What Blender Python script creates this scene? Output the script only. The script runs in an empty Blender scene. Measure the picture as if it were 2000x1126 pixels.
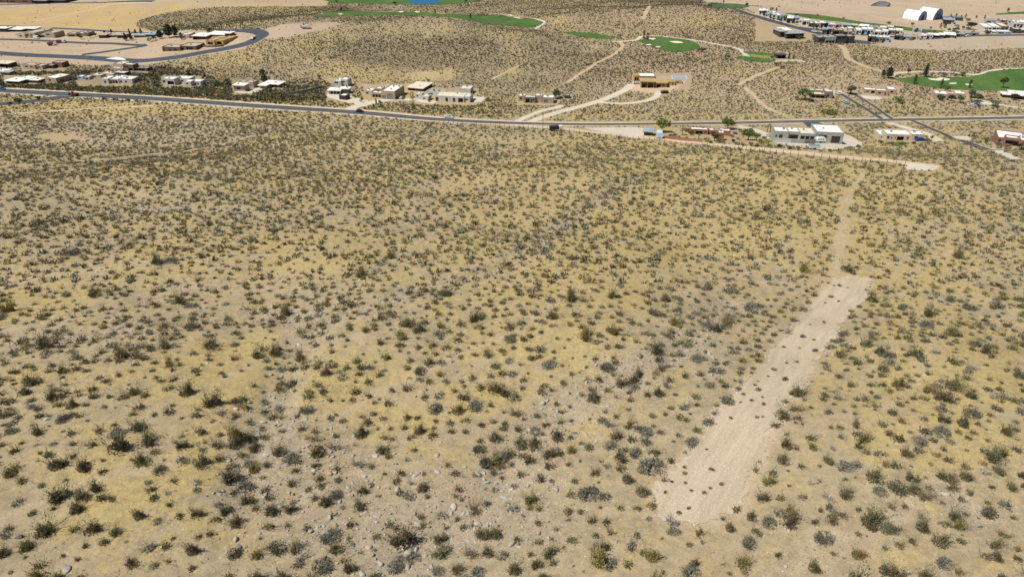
import bpy, bmesh, math, random
import numpy as np
from mathutils import Vector, Matrix
from mathutils.geometry import delaunay_2d_cdt

random.seed(7)
rng = np.random.default_rng(11)
scene = bpy.context.scene
COL = scene.collection
R = math.radians

# ------------------------------------------------------------------ camera model
F, CX, CY = 1335.0, 1000.0, 563.0          # focal length and centre for a 2000 px wide frame
PITCH = R(30.7)
CAM = np.array([0.0, 0.0, 110.0])
FWD = np.array([0, math.cos(PITCH), -math.sin(PITCH)])
UP = np.array([0, math.sin(PITCH), math.cos(PITCH)])

def project(p):
    d = np.asarray(p, float) - CAM
    dep = d @ FWD
    dep = np.where(dep < 1, 1, dep)
    return CX + F * d[..., 0] / dep, CY - F * (d @ UP) / dep, dep

# ------------------------------------------------------------------ terrain height
def _hash(ix, iy, seed):
    n = (ix * 374761393 + iy * 668265263 + seed * 982451653) & 0x7fffffff
    n = ((n ^ (n >> 13)) * 1274126177) & 0x7fffffff
    return ((n ^ (n >> 16)) & 0xffff) / 65535.0

def vnoise(x, y, s, seed=0):
    x = np.asarray(x, float) / s; y = np.asarray(y, float) / s
    ix = np.floor(x).astype(np.int64); iy = np.floor(y).astype(np.int64)
    fx = x - ix; fy = y - iy
    fx = fx * fx * (3 - 2 * fx); fy = fy * fy * (3 - 2 * fy)
    a = _hash(ix, iy, seed); b = _hash(ix + 1, iy, seed)
    c = _hash(ix, iy + 1, seed); d = _hash(ix + 1, iy + 1, seed)
    return (a * (1 - fx) + b * fx) * (1 - fy) + (c * (1 - fx) + d * fx) * fy

_ty = np.arange(-600, 9000, 2.0)
_tz = np.interp(_ty, [-600, -60, 0, 40, 104, 193, 300, 360, 400, 9000],
                [52, 58, 57.5, 55, 48, 33, 9, 1.2, 0, 0])
_k = np.exp(-0.5 * (np.arange(-40, 41) * 2 / 16.0) ** 2); _k /= _k.sum()
_tz = np.convolve(np.pad(_tz, 40, 'edge'), _k, 'valid')

def smooth(e0, e1, v):
    t = np.clip((v - e0) / (e1 - e0), 0, 1)
    return t * t * (3 - 2 * t)

def h0(x, y):
    x = np.asarray(x, float); y = np.asarray(y, float)
    z = np.interp(y, _ty, _tz)
    near = 1 - smooth(290, 350, y)
    z = z + near * ((vnoise(x, y, 55, 1) - .5) * 5 + (vnoise(x, y, 21, 2) - .5) * 1.9 + (vnoise(x, y, 8, 3) - .5) * .55)
    # hills beyond the road
    z = z + 15 * np.exp(-((x + 120) / 150) ** 2 - ((y - 585) / 75) ** 2)
    z = z + 12 * np.exp(-((x - 150) / 130) ** 2 - ((y - 660) / 90) ** 2)
    z = z + 5 * np.exp(-((x - 170) / 90) ** 2 - ((y - 470) / 50) ** 2)
    z = z + 9 * np.exp(-((x + 330) / 90) ** 2 - ((y - 760) / 40) ** 2)
    mid = smooth(420, 470, y) * (1 - smooth(700, 780, y)) * np.exp(-((x) / 240) ** 2)
    z = z + mid * ((vnoise(x, y, 60, 5) - .5) * 9 + (vnoise(x, y, 24, 6) - .5) * 2.5)
    far = smooth(900, 2500, y)
    z = z + far * (vnoise(x, y, 700, 9) * 60 - 40)
    return z

def ray_dir(px, py):
    px = np.asarray(px, float); py = np.asarray(py, float)
    return (np.stack([(px - CX) / F, 0 * px, 0 * px], -1) + FWD - UP * ((py - CY) / F)[..., None])

def hit(px, py, hf):
    d = ray_dir(px, py)
    px = np.asarray(px, float)
    lo = np.full(px.shape, 20.0); hi = np.full(px.shape, -1.0)
    t = 20.0; step = 1.012 if px.size > 1 else 1.03
    while t < 2600:
        p = CAM + d * t
        below = (p[..., 2] < hf(p[..., 0], p[..., 1])) & (hi < 0)
        hi = np.where(below, t, hi)
        lo = np.where(hi < 0, t, lo)
        if (hi > 0).all(): break
        t *= step
    hi = np.where(hi < 0, 2600, hi)
    for _ in range(22):
        m = (lo + hi) / 2
        p = CAM + d * m[..., None]
        b = p[..., 2] < hf(p[..., 0], p[..., 1])
        hi = np.where(b, m, hi); lo = np.where(b, lo, m)
    return CAM + d * hi[..., None]

# washes (dry gullies), traced on the ground: (points, half width m, depth m)
WASH_PX = [
    ([(470, 940), (520, 830), (555, 730), (620, 640), (760, 585), (930, 535), (1040, 480), (1090, 445), (1150, 400), (1240, 345)], 2.4, .55),
    ([(760, 1110), (960, 960), (1060, 830), (1180, 755), (1300, 695), (1370, 640), (1420, 600)], 2.2, .55),
    ([(-20, 690), (120, 655), (290, 640), (470, 625), (620, 610)], 2.0, .8),
    ([(60, 330), (250, 310), (400, 285), (520, 255)], 3.5, .6),
    ([(-10, 480), (200, 415), (350, 410), (480, 412)], 1.6, .5),
    ([(1500, 1126), (1610, 1080), (1700, 1040), (1780, 1000)], 1.2, .35),
    ([(1830, 1100), (1900, 1010), (1850, 950), (1790, 930)], 1.5, .35),
]
def catmull(pts, n=8):
    p = np.asarray(pts, float)
    p = np.vstack([2 * p[0] - p[1], p, 2 * p[-1] - p[-2]])
    out = []
    for i in range(1, len(p) - 2):
        for k in range(n):
            t = k / n
            out.append(.5 * ((2 * p[i]) + (-p[i - 1] + p[i + 1]) * t + (2 * p[i - 1] - 5 * p[i] + 4 * p[i + 1] - p[i + 2]) * t * t
                             + (-p[i - 1] + 3 * p[i] - 3 * p[i + 1] + p[i + 2]) * t ** 3))
    out.append(p[-2])
    return np.array(out)

def seg_dist(x, y, pl):
    x = np.asarray(x, float); y = np.asarray(y, float)
    d = np.full(x.shape, 1e9)
    for a, b in zip(pl[:-1], pl[1:]):
        ab = b - a
        t = np.clip(((x - a[0]) * ab[0] + (y - a[1]) * ab[1]) / (ab @ ab + 1e-9), 0, 1)
        d = np.minimum(d, np.hypot(x - a[0] - t * ab[0], y - a[1] - t * ab[1]))
    return d

WASH = []
for pts, w, dep in WASH_PX:
    p = np.array(pts, float)
    WASH.append((catmull(hit(p[:, 0], p[:, 1], h0)[:, :2], 4), w, dep))

def wash_field(x, y):
    m = np.zeros(np.shape(x)); cut = np.zeros(np.shape(x))
    wob = (vnoise(x, y, 5, 31) - .5) * 3
    for pl, w, dep in WASH:
        lo = pl.min(0) - 14; hi = pl.max(0) + 14
        ins = (x > lo[0]) & (x < hi[0]) & (y > lo[1]) & (y < hi[1])
        if not ins.any(): continue
        d = seg_dist(x[ins], y[ins], pl) + wob[ins]
        m[ins] = np.maximum(m[ins], np.exp(-(d / (w * 1.5)) ** 2))
        cut[ins] = np.maximum(cut[ins], dep * np.exp(-(d / w) ** 2))
    return m, cut

def H(x, y):
    x = np.atleast_1d(np.asarray(x, float)); y = np.atleast_1d(np.asarray(y, float))
    return h0(x, y) - wash_field(x, y)[1]

def P(px, py):
    """ground point that the photo shows at (px, py), frame 2000 px wide"""
    p = hit(np.atleast_1d(float(px)), np.atleast_1d(float(py)), h0)[0]
    p[2] = H(p[0], p[1])[0]
    return p
def PP(pts):
    a = np.array(pts, float)
    p = hit(a[:, 0], a[:, 1], h0)
    p[:, 2] = H(p[:, 0], p[:, 1])
    return p
def mpp(p):
    return float((np.asarray(p) - CAM) @ FWD) / F

def in_poly(x, y, poly):
    ins = np.zeros(np.shape(x), bool)
    n = len(poly)
    for i in range(n):
        x0, y0 = poly[i]; x1, y1 = poly[(i + 1) % n]
        if y0 == y1: continue
        c = ((y0 > y) != (y1 > y)) & (x < (x1 - x0) * (y - y0) / (y1 - y0) + x0)
        ins ^= c
    return ins

# ------------------------------------------------------------------ materials
def srgb(r, g, b):
    f = lambda c: (c / 255 / 12.92) if c / 255 <= .04045 else ((c / 255 + .055) / 1.055) ** 2.4
    return (f(r), f(g), f(b), 1)

MATS = {}
def mat(name, col, rough=.85, var=.12, scale=1.5, metal=0.0, spec=.25, bump=0.0):
    """plain procedural surface: base colour broken up by two octaves of noise"""
    if name in MATS: return MATS[name]
    m = bpy.data.materials.new(name); m.use_nodes = True
    nt = m.node_tree; N = nt.nodes; L = nt.links
    b = N['Principled BSDF']
    b.inputs['Roughness'].default_value = rough
    b.inputs['Metallic'].default_value = metal
    b.inputs['Specular IOR Level'].default_value = spec
    tc = N.new('ShaderNodeTexCoord')
    nz = N.new('ShaderNodeTexNoise'); nz.inputs['Scale'].default_value = scale; nz.inputs['Detail'].default_value = 5
    L.new(tc.outputs['Object'], nz.inputs['Vector'])
    mr = N.new('ShaderNodeMapRange')
    mr.inputs[1].default_value = .3; mr.inputs[2].default_value = .7
    mr.inputs[3].default_value = 1 - var; mr.inputs[4].default_value = 1 + var
    L.new(nz.outputs['Fac'], mr.inputs[0])
    vm = N.new('ShaderNodeVectorMath'); vm.operation = 'SCALE'
    vm.inputs[0].default_value = col[:3]
    L.new(mr.outputs[0], vm.inputs['Scale'])
    L.new(vm.outputs[0], b.inputs['Base Color'])
    if bump:
        bp = N.new('ShaderNodeBump'); bp.inputs['Strength'].default_value = bump; bp.inputs['Distance'].default_value = .1
        L.new(nz.outputs['Fac'], bp.inputs['Height']); L.new(bp.outputs[0], b.inputs['Normal'])
    MATS[name] = m
    return m

def leaf_mat(name, use_attr):
    m = bpy.data.materials.new(name); m.use_nodes = True
    N = m.node_tree.nodes; L = m.node_tree.links
    b = N['Principled BSDF']; b.inputs['Roughness'].default_value = .8; b.inputs['Specular IOR Level'].default_value = .15
    if use_attr:
        a = N.new('ShaderNodeAttribute'); a.attribute_name = 'tint'; c = a.outputs['Color']
    else:
        a = N.new('ShaderNodeObjectInfo'); c = a.outputs['Color']
    tc = N.new('ShaderNodeTexCoord')
    nz = N.new('ShaderNodeTexNoise'); nz.inputs['Scale'].default_value = 2.3; nz.inputs['Detail'].default_value = 3
    L.new(tc.outputs['Object'], nz.inputs['Vector'])
    mr = N.new('ShaderNodeMapRange'); mr.inputs[1].default_value = .3; mr.inputs[2].default_value = .7
    mr.inputs[3].default_value = .7; mr.inputs[4].default_value = 1.3
    L.new(nz.outputs['Fac'], mr.inputs[0])
    part = N.new('ShaderNodeAttribute'); part.attribute_name = 'tone'
    mul = N.new('ShaderNodeMath'); mul.operation = 'MULTIPLY'
    L.new(mr.outputs[0], mul.inputs[0]); L.new(part.outputs['Fac'], mul.inputs[1])
    vm = N.new('ShaderNodeVectorMath'); vm.operation = 'SCALE'
    L.new(c, vm.inputs[0]); L.new(mul.outputs[0], vm.inputs['Scale'])
    L.new(vm.outputs[0], b.inputs['Base Color'])
    return m
M_LEAF = leaf_mat('shrub_leaf', False)
M_SCRUB = leaf_mat('scrub_leaf', True)

def ground_mat():
    m = bpy.data.materials.new('desert_ground'); m.use_nodes = True
    N = m.node_tree.nodes; L = m.node_tree.links
    b = N['Principled BSDF']; b.inputs['Roughness'].default_value = .95; b.inputs['Specular IOR Level'].default_value = .1
    tc = N.new('ShaderNodeTexCoord')
    def noise(scale, detail=4, rough=.55, seed=0, dist=0):
        mp = N.new('ShaderNodeMapping'); mp.inputs['Location'].default_value = (seed * 13.1, seed * 7.7, seed * 3.3)
        L.new(tc.outputs['Object'], mp.inputs[0])
        n = N.new('ShaderNodeTexNoise'); n.inputs['Scale'].default_value = scale
        n.inputs['Detail'].default_value = detail; n.inputs['Roughness'].default_value = rough
        n.inputs['Distortion'].default_value = dist
        L.new(mp.outputs[0], n.inputs['Vector']); return n.outputs['Fac']
    def ramp(src, a, bb):
        r = N.new('ShaderNodeMapRange'); r.interpolation_type = 'SMOOTHSTEP'
        r.inputs[1].default_value = a; r.inputs[2].default_value = bb
        L.new(src, r.inputs[0]); return r.outputs[0]
    def mix(f, a, c):
        x = N.new('ShaderNodeMix'); x.data_type = 'RGBA'
        if isinstance(f, float): x.inputs[0].default_value = f
        else: L.new(f, x.inputs[0])
        for s, i in ((a, 6), (c, 7)):
            if isinstance(s, tuple): x.inputs[i].default_value = s
            else: L.new(s, x.inputs[i])
        return x.outputs[2]
    def math2(op, a, c):
        x = N.new('ShaderNodeMath'); x.operation = op
        for i, s in enumerate((a, c)):
            if isinstance(s, (int, float)): x.inputs[i].default_value = s
            else: L.new(s, x.inputs[i])
        return x.outputs[0]
    at_r = N.new('ShaderNodeAttribute'); at_r.attribute_name = 'rocky'
    at_g = N.new('ShaderNodeAttribute'); at_g.attribute_name = 'grassy'
    at_z = N.new('ShaderNodeAttribute'); at_z.attribute_name = 'zone'
    soil = mix(ramp(noise(.35, 5, .6, 1), .35, .65), SOIL_A, SOIL_B)
    soil = mix(ramp(noise(.06, 4, .6, 2), .5, .8), soil, SOIL_PINK)
    grass = mix(ramp(noise(1.2, 5, .65, 3), .3, .7), GRASS_A, GRASS_B)
    gm = math2('ADD', at_g.outputs['Fac'], math2('MULTIPLY', math2('SUBTRACT', noise(.28, 6, .65, 4), .5), 1.5))
    base = mix(ramp(gm, .3, .72), soil, grass)
    rk = math2('ADD', at_r.outputs['Fac'], math2('MULTIPLY', math2('SUBTRACT', noise(.5, 5, .65, 5), .5), 1.2))
    rockbase = mix(ramp(noise(1.7, 5, .7, 6), .35, .65), ROCK_A, ROCK_B)
    base = mix(ramp(rk, .3, .85), base, rockbase)
    lit = ramp(noise(.85, 6, .72, 11), .47, .66)
    base = mix(math2('MULTIPLY', lit, .55), base, LITTER)
    zf = math2('MULTIPLY', at_z.outputs['Alpha'], 1.0)
    zcol = mix(ramp(noise(.05, 5, .6, 8), .35, .7), at_z.outputs['Color'], ZONE_ALT)
    zc2 = mix(.6, at_z.outputs['Color'], zcol)
    base = mix(zf, base, zc2)
    # grit: pale and dark pebbles, denser where it is rocky
    vo = N.new('ShaderNodeTexVoronoi'); vo.inputs['Scale'].default_value = 2.6
    L.new(tc.outputs['Object'], vo.inputs['Vector'])
    sep = N.new('ShaderNodeSeparateColor'); L.new(vo.outputs['Color'], sep.inputs[0])
    dist = ramp(vo.outputs['Distance'], .32, .2)
    thr = math2('SUBTRACT', .94, math2('MULTIPLY', rk, .55))
    pale = math2('MULTIPLY', math2('GREATER_THAN', sep.outputs[0], thr), dist)
    dark = math2('MULTIPLY', math2('GREATER_THAN', sep.outputs[1], math2('ADD', thr, .03)), dist)
    base = mix(math2('MULTIPLY', pale, .6), base, srgb(205, 195, 180))
    base = mix(math2('MULTIPLY', dark, .5), base, srgb(112, 98, 82))
    fine = noise(5.0, 6, .75, 7)
    f2 = N.new('ShaderNodeMapRange'); f2.inputs[1].default_value = .25; f2.inputs[2].default_value = .75
    f2.inputs[3].default_value = .68; f2.inputs[4].default_value = 1.26
    L.new(fine, f2.inputs[0])
    mid = noise(.9, 5, .7, 9)
    f3 = N.new('ShaderNodeMapRange'); f3.inputs[1].default_value = .25; f3.inputs[2].default_value = .75
    f3.inputs[3].default_value = .84; f3.inputs[4].default_value = 1.14
    L.new(mid, f3.inputs[0])
    vm = N.new('ShaderNodeVectorMath'); vm.operation = 'SCALE'
    L.new(base, vm.inputs[0]); L.new(math2('MULTIPLY', f2.outputs[0], f3.outputs[0]), vm.inputs['Scale'])
    L.new(vm.outputs[0], b.inputs['Base Color'])
    bp = N.new('ShaderNodeBump'); bp.inputs['Strength'].default_value = .55; bp.inputs['Distance'].default_value = .25
    hsum = math2('ADD', math2('MULTIPLY', fine, .35), math2('MULTIPLY', mid, .8))
    L.new(hsum, bp.inputs['Height']); L.new(bp.outputs[0], b.inputs['Normal'])
    return m
SOIL_A = (.435, .35, .22, 1); SOIL_B = (.35, .285, .18, 1); SOIL_PINK = (.46, .35, .225, 1)
GRASS_A = (.50, .39, .18, 1); GRASS_B = (.42, .325, .15, 1)
ROCK_A = (.45, .365, .255, 1); ROCK_B = (.36, .295, .20, 1)
LITTER = (.275, .225, .145, 1)
ZONE_ALT = (.40, .31, .205, 1)
M_GROUND = ground_mat()

def surface_mat(name, a, c, s1, s2, speck=None, rough=.9, streak=None, bump=.3):
    """two-tone ground cover (road, gravel, turf) with optional pebbles"""
    m = bpy.data.materials.new(name); m.use_nodes = True
    N = m.node_tree.nodes; L = m.node_tree.links
    b = N['Principled BSDF']; b.inputs['Roughness'].default_value = rough; b.inputs['Specular IOR Level'].default_value = .15
    tc = N.new('ShaderNodeTexCoord')
    n1 = N.new('ShaderNodeTexNoise'); n1.inputs['Scale'].default_value = s1; n1.inputs['Detail'].default_value = 6; n1.inputs['Roughness'].default_value = .65
    n2 = N.new('ShaderNodeTexNoise'); n2.inputs['Scale'].default_value = s2; n2.inputs['Detail'].default_value = 5; n2.inputs['Roughness'].default_value = .7
    if streak:
        mr0 = N.new('ShaderNodeMapping'); mr0.inputs['Rotation'].default_value[2] = streak[0]
        mp = N.new('ShaderNodeMapping'); mp.inputs['Scale'].default_value = (1, streak[1], 1)
        L.new(tc.outputs['Object'], mr0.inputs[0]); L.new(mr0.outputs[0], mp.inputs[0]); L.new(mp.outputs[0], n1.inputs['Vector'])
    else: L.new(tc.outputs['Object'], n1.inputs['Vector'])
    L.new(tc.outputs['Object'], n2.inputs['Vector'])
    r = N.new('ShaderNodeMapRange'); r.inputs[1].default_value = .35; r.inputs[2].default_value = .65
    L.new(n1.outputs['Fac'], r.inputs[0])
    x = N.new('ShaderNodeMix'); x.data_type = 'RGBA'; x.inputs[6].default_value = a; x.inputs[7].default_value = c
    L.new(r.outputs[0], x.inputs[0]); col = x.outputs[2]
    if speck:
        vo = N.new('ShaderNodeTexVoronoi'); vo.inputs['Scale'].default_value = speck[1]; L.new(tc.outputs['Object'], vo.inputs['Vector'])
        sp = N.new('ShaderNodeSeparateColor'); L.new(vo.outputs['Color'], sp.inputs[0])
        g = N.new('ShaderNodeMath'); g.operation = 'GREATER_THAN'; g.inputs[1].default_value = speck[2]; L.new(sp.outputs[0], g.inputs[0])
        g2 = N.new('ShaderNodeMath'); g2.operation = 'LESS_THAN'; g2.inputs[1].default_value = .35; L.new(vo.outputs['Distance'], g2.inputs[0])
        g3 = N.new('ShaderNodeMath'); g3.operation = 'MULTIPLY'; L.new(g.outputs[0], g3.inputs[0]); L.new(g2.outputs[0], g3.inputs[1])
        y = N.new('ShaderNodeMix'); y.data_type = 'RGBA'; y.inputs[7].default_value = speck[0]
        L.new(g3.outputs[0], y.inputs[0]); L.new(col, y.inputs[6]); col = y.outputs[2]
    f = N.new('ShaderNodeMapRange'); f.inputs[1].default_value = .25; f.inputs[2].default_value = .75; f.inputs[3].default_value = .8; f.inputs[4].default_value = 1.2
    L.new(n2.outputs['Fac'], f.inputs[0])
    vm = N.new('ShaderNodeVectorMath'); vm.operation = 'SCALE'; L.new(col, vm.inputs[0]); L.new(f.outputs[0], vm.inputs['Scale'])
    L.new(vm.outputs[0], b.inputs['Base Color'])
    if bump:
        bp = N.new('ShaderNodeBump'); bp.inputs['Strength'].default_value = bump; bp.inputs['Distance'].default_value = .15
        L.new(n2.outputs['Fac'], bp.inputs['Height']); L.new(bp.outputs[0], b.inputs['Normal'])
    return m
M_ASPHALT = surface_mat('asphalt', (.055, .07, .088, 1), (.085, .1, .118, 1), .25, 2.0, bump=0)
_s0 = P(1365, 1000); _s1 = P(1655, 550)
STRIP_ANG = math.pi / 2 - math.atan2(_s1[1] - _s0[1], _s1[0] - _s0[0])
M_GRAVEL = surface_mat('graded_gravel', (.46, .375, .265, 1), (.57, .47, .345, 1), 1.0, 4.5, ((.66, .58, .47, 1), 5.0, .9), streak=(STRIP_ANG, .07), bump=.8)
M_TRACK = surface_mat('dirt_track', (.58, .45, .31, 1), (.66, .53, .38, 1), .3, 1.5)
M_TRAIL = surface_mat('dirt_trail', (.44, .345, .225, 1), (.52, .42, .29, 1), .3, 1.5)
M_DIRT = surface_mat('pink_dirt', (.50, .36, .25, 1), (.56, .42, .3, 1), .12, 1.0)
M_PALE = surface_mat('pale_gravel', (.56, .5, .4, 1), (.62, .55, .45, 1), .2, 1.5)
M_TURF = surface_mat('mown_turf', (.055, .118, .03, 1), (.10, .172, .045, 1), .07, .3, streak=(R(20), .15), bump=0)
M_TURF_DRY = surface_mat('dry_turf', (.30, .25, .06, 1), (.22, .2, .06, 1), .2, .9, bump=0)
M_SAND = surface_mat('bunker_sand', (.68, .6, .48, 1), (.74, .66, .54, 1), .3, 1.0)
M_WATER = mat('pond_water', (.006, .13, .30), .25, .1, .1, spec=.2)
M_LINE = mat('road_paint', (.7, .7, .66), .7, .15)

def house_wall(k):
    c = {'tan': (.40, .33, .25), 'grey': (.34, .35, .32), 'white': (.54, .53, .5), 'brown': (.17, .115, .085), 'pink': (.44, .31, .24),
         'dark': (.075, .07, .075), 'ochre': (.47, .32, .13), 'red': (.30, .15, .105), 'cream': (.5, .44, .35), 'blue': (.34, .43, .5),
         'taupe': (.25, .21, .175)}[k]
    return mat('stucco_' + k, c, .9, .1, .6, bump=.15)
def roof_mat(k):
    c = {'white': (.8, .78, .74), 'cream': (.68, .61, .49), 'tan': (.47, .4, .31), 'grey': (.35, .35, .35), 'dark': (.09, .085, .085),
         'ochre': (.45, .32, .15), 'slate': (.3, .37, .42)}[k]
    return mat('roofing_' + k, c, .85, .14, .4)
M_GLASS = mat('window_glass', (.02, .024, .03), .12, .3, .5, spec=.5)
M_TRIM = mat('window_trim', (.22, .2, .18), .7)
M_GDOOR = mat('garage_door_grey', (.2, .21, .22), .7, .08)
M_GDOORD = mat('garage_door_dark', (.055, .045, .045), .7, .08)
M_DOOR = mat('door_brown', (.1, .06, .035), .6)
M_WOOD = mat('weathered_wood', (.22, .17, .12), .9)
M_BARK = mat('bark', (.12, .09, .065), .95)
M_STEEL = mat('dull_steel', (.35, .36, .37), .4, .1, metal=.7)
M_TYRE = mat('tyre_rubber', (.025, .025, .026), .9)

# ------------------------------------------------------------------ object helpers
def tag(o, label=None, cat=None, group=None, kind=None):
    if label: o['label'] = label
    if cat: o['category'] = cat
    if group: o['group'] = group
    if kind: o['kind'] = kind
    return o

def empty(name, loc, rz=0.0, label=None, cat=None, group=None):
    o = bpy.data.objects.new(name, None); COL.objects.link(o)
    o.empty_display_size = .5
    o.location = loc; o.rotation_euler = (0, 0, rz)
    return tag(o, label, cat, group)

def obj_np(name, V, T, m, parent=None, loc=None):
    """triangle or quad soup (numpy) -> mesh object"""
    V = np.asarray(V, np.float32); T = np.asarray(T, np.int32)
    k = T.shape[1]
    me = bpy.data.meshes.new(name)
    me.vertices.add(len(V)); me.vertices.foreach_set('co', V.ravel())
    me.loops.add(T.size); me.loops.foreach_set('vertex_index', T.ravel())
    me.polygons.add(len(T)); me.polygons.foreach_set('loop_start', np.arange(0, T.size, k, dtype=np.int32))
    me.update(calc_edges=True)
    if m: me.materials.append(m)
    o = bpy.data.objects.new(name, me); COL.objects.link(o)
    if parent: o.parent = parent
    if loc is not None: o.location = loc
    return o

class MB:
    def __init__(s): s.v = []; s.f = []
    def add(s, v, f):
        b = len(s.v); s.v += [tuple(p) for p in v]; s.f += [tuple(i + b for i in q) for q in f]; return s
    def box(s, x0, x1, y0, y1, z0, z1, tx=0, ty=0):
        return s.add([(x0, y0, z0), (x1, y0, z0), (x1, y1, z0), (x0, y1, z0), (x0 + tx, y0 + ty, z1), (x1 - tx, y0 + ty, z1), (x1 - tx, y1 - ty, z1), (x0 + tx, y1 - ty, z1)],
                     [(3, 2, 1, 0), (4, 5, 6, 7), (0, 1, 5, 4), (1, 2, 6, 5), (2, 3, 7, 6), (3, 0, 4, 7)])
    def prism(s, prof, y0, y1):
        """profile in x-z, extruded along y"""
        n = len(prof)
        v = [(x, y0, z) for x, z in prof] + [(x, y1, z) for x, z in prof]
        f = [tuple(range(n)), tuple(range(2 * n - 1, n - 1, -1))] + [(i, i + n, (i + 1) % n + n, (i + 1) % n) for i in range(n)]
        return s.add(v, f)
    def tube(s, a, b, r0, r1, n=6):
        a = Vector(a); b = Vector(b); d = (b - a).normalized()
        u = d.orthogonal().normalized(); w = d.cross(u)
        v = []
        for p, r in ((a, r0), (b, r1)):
            for i in range(n):
                t = 2 * math.pi * i / n
                v.append(p + (u * math.cos(t) + w * math.sin(t)) * r)
        return s.add(v, [(i, (i + 1) % n, (i + 1) % n + n, i + n) for i in range(n)] + [tuple(range(n))[::-1], tuple(range(n, 2 * n))])
    def build(s, name, m, parent=None, loc=None, smoothf=False):
        me = bpy.data.meshes.new(name); me.from_pydata(s.v, [], s.f); me.update()
        bm = bmesh.new(); bm.from_mesh(me); bmesh.ops.recalc_face_normals(bm, faces=bm.faces); bm.to_mesh(me); bm.free()
        if smoothf: me.polygons.foreach_set('use_smooth', [True] * len(me.polygons))
        if m: me.materials.append(m)
        o = bpy.data.objects.new(name, me); COL.objects.link(o)
        if parent: o.parent = parent
        if loc is not None: o.location = loc
        return o

# ------------------------------------------------------------------ terrain sheet
ZONES = [  # bare or differently coloured ground, photo outline -> real ground
    ([(-60, 20), (180, 6), (400, 8), (640, 6), (640, 13), (420, 14), (330, 24), (270, 40), (265, 52), (300, 62), (120, 57), (-60, 50)], (.53, .38, .17)),
    ([(-60, -30), (660, -30), (640, 8), (420, 11), (200, 8), (60, 18), (-60, 24)], (.48, .375, .26)),
    ([(-60, 50), (120, 55), (300, 62), (500, 58), (517, 70), (480, 95), (400, 108), (290, 126), (200, 128), (-60, 121)], (.50, .385, .275)),
    ([(505, 62), (560, 46), (640, 43), (672, 47), (640, 57), (580, 70), (515, 78)], (.47, .365, .275)),
    ([(1310, -30), (2100, -30), (2100, 62), (1850, 62), (1700, 50), (1560, 26), (1480, 12), (1380, 5)], (.51, .405, .295)),
    ([(1440, 10), (1500, 38), (1560, 60), (1700, 84), (1760, 74), (2060, 66), (2060, 40), (1700, 30)], (.50, .39, .29)),
    ([(1700, 88), (1745, 78), (1800, 74), (1900, 70), (2060, 68), (2060, 92), (1930, 97), (1850, 99), (1760, 96)], (.46, .38, .29)),
    ([(880, -20), (1010, -2), (940, 5), (900, 9), (850, 9)], (.55, .43, .3)),
    ([(790, 142), (870, 130), (900, 140), (880, 158), (820, 160), (770, 158)], (.45, .355, .18)),
    ([(640, 160), (780, 163), (960, 168), (960, 174), (700, 172)], (.50, .35, .23)),
    ([(1400, 96), (1450, 92), (1560, 112), (1570, 124), (1520, 128), (1430, 122)], (.42, .35, .24)),
    ([(1230, 160), (1300, 150), (1345, 155), (1330, 170), (1290, 184), (1260, 176)], (.55, .40, .30)),
    ([(1420, 248), (1560, 246), (1570, 262), (1500, 262), (1480, 282), (1400, 284), (1400, 270), (1440, 262)], (.42, .27, .2)),
    ([(-40, 238), (150, 228), (300, 222), (430, 232), (470, 250), (400, 275), (250, 290), (100, 290), (-40, 280)], (.46, .385, .28)),
    ([(1618, 550), (1622, 530), (1632, 515), (1645, 505), (1660, 508), (1650, 525), (1665, 545)], (.52, .39, .26)),
    ([(90, 262), (130, 258), (180, 262), (170, 274), (110, 276)], (.50, .36, .24)),
    ([(1560, 545), (1620, 532), (1700, 540), (1640, 560), (1570, 565)], (.50, .37, .23)),
    ([(975, 915), (1020, 890), (1040, 900), (1000, 935)], (.50, .37, .25)),
    ([(840, 955), (900, 930), (960, 960), (900, 985)], (.48, .35, .23)),
]
GRASSY_PX = [  # (x, y, rx, ry, strength): yellow dry-grass patches
    (250, 205, 320, 28, .5), (1100, 290, 500, 30, .12), (900, 330, 500, 60, .2), (1650, 400, 400, 120, .35), (1250, 430, 300, 90, .4), (1050, 570, 260, 90, .4),
    (450, 720, 190, 70, .45), (250, 960, 260, 110, .3), (80, 580, 160, 60, .35), (620, 500, 320, 50, .25), (1150, 690, 160, 60, .3),
    (1780, 700, 230, 140, .3), (1900, 850, 140, 80, .2), (700, 130, 380, 60, .3), (1250, 40, 250, 30, .35), (1760, 110, 300, 25, .35), (1000, 210, 500, 20, .15),
    (420, 40, 130, 25, .2), (640, 780, 120, 40, .3)]
ROCKY_PX = [(800, 1010, 330, 120, .55), (1080, 830, 200, 110, .35), (620, 880, 170, 110, .5), (1270, 690, 170, 60, .4), (700, 620, 260, 50, .25), (1100, 450, 200, 40, .2),
            (150, 660, 230, 40, .25), (240, 410, 180, 14, .5), (1950, 1000, 80, 120, .45), (1850, 960, 90, 60, .25), (330, 280, 300, 30, .3), (1400, 720, 40, 200, .2),
            (540, 1060, 240, 80, .45), (1030, 1000, 120, 90, .3)]
def blobs(px, py, spec):
    m = np.zeros(px.shape)
    for x, y, rx, ry, s in spec: m = m + s * np.exp(-((px - x) / rx) ** 2 - ((py - y) / ry) ** 2)
    return m

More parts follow.
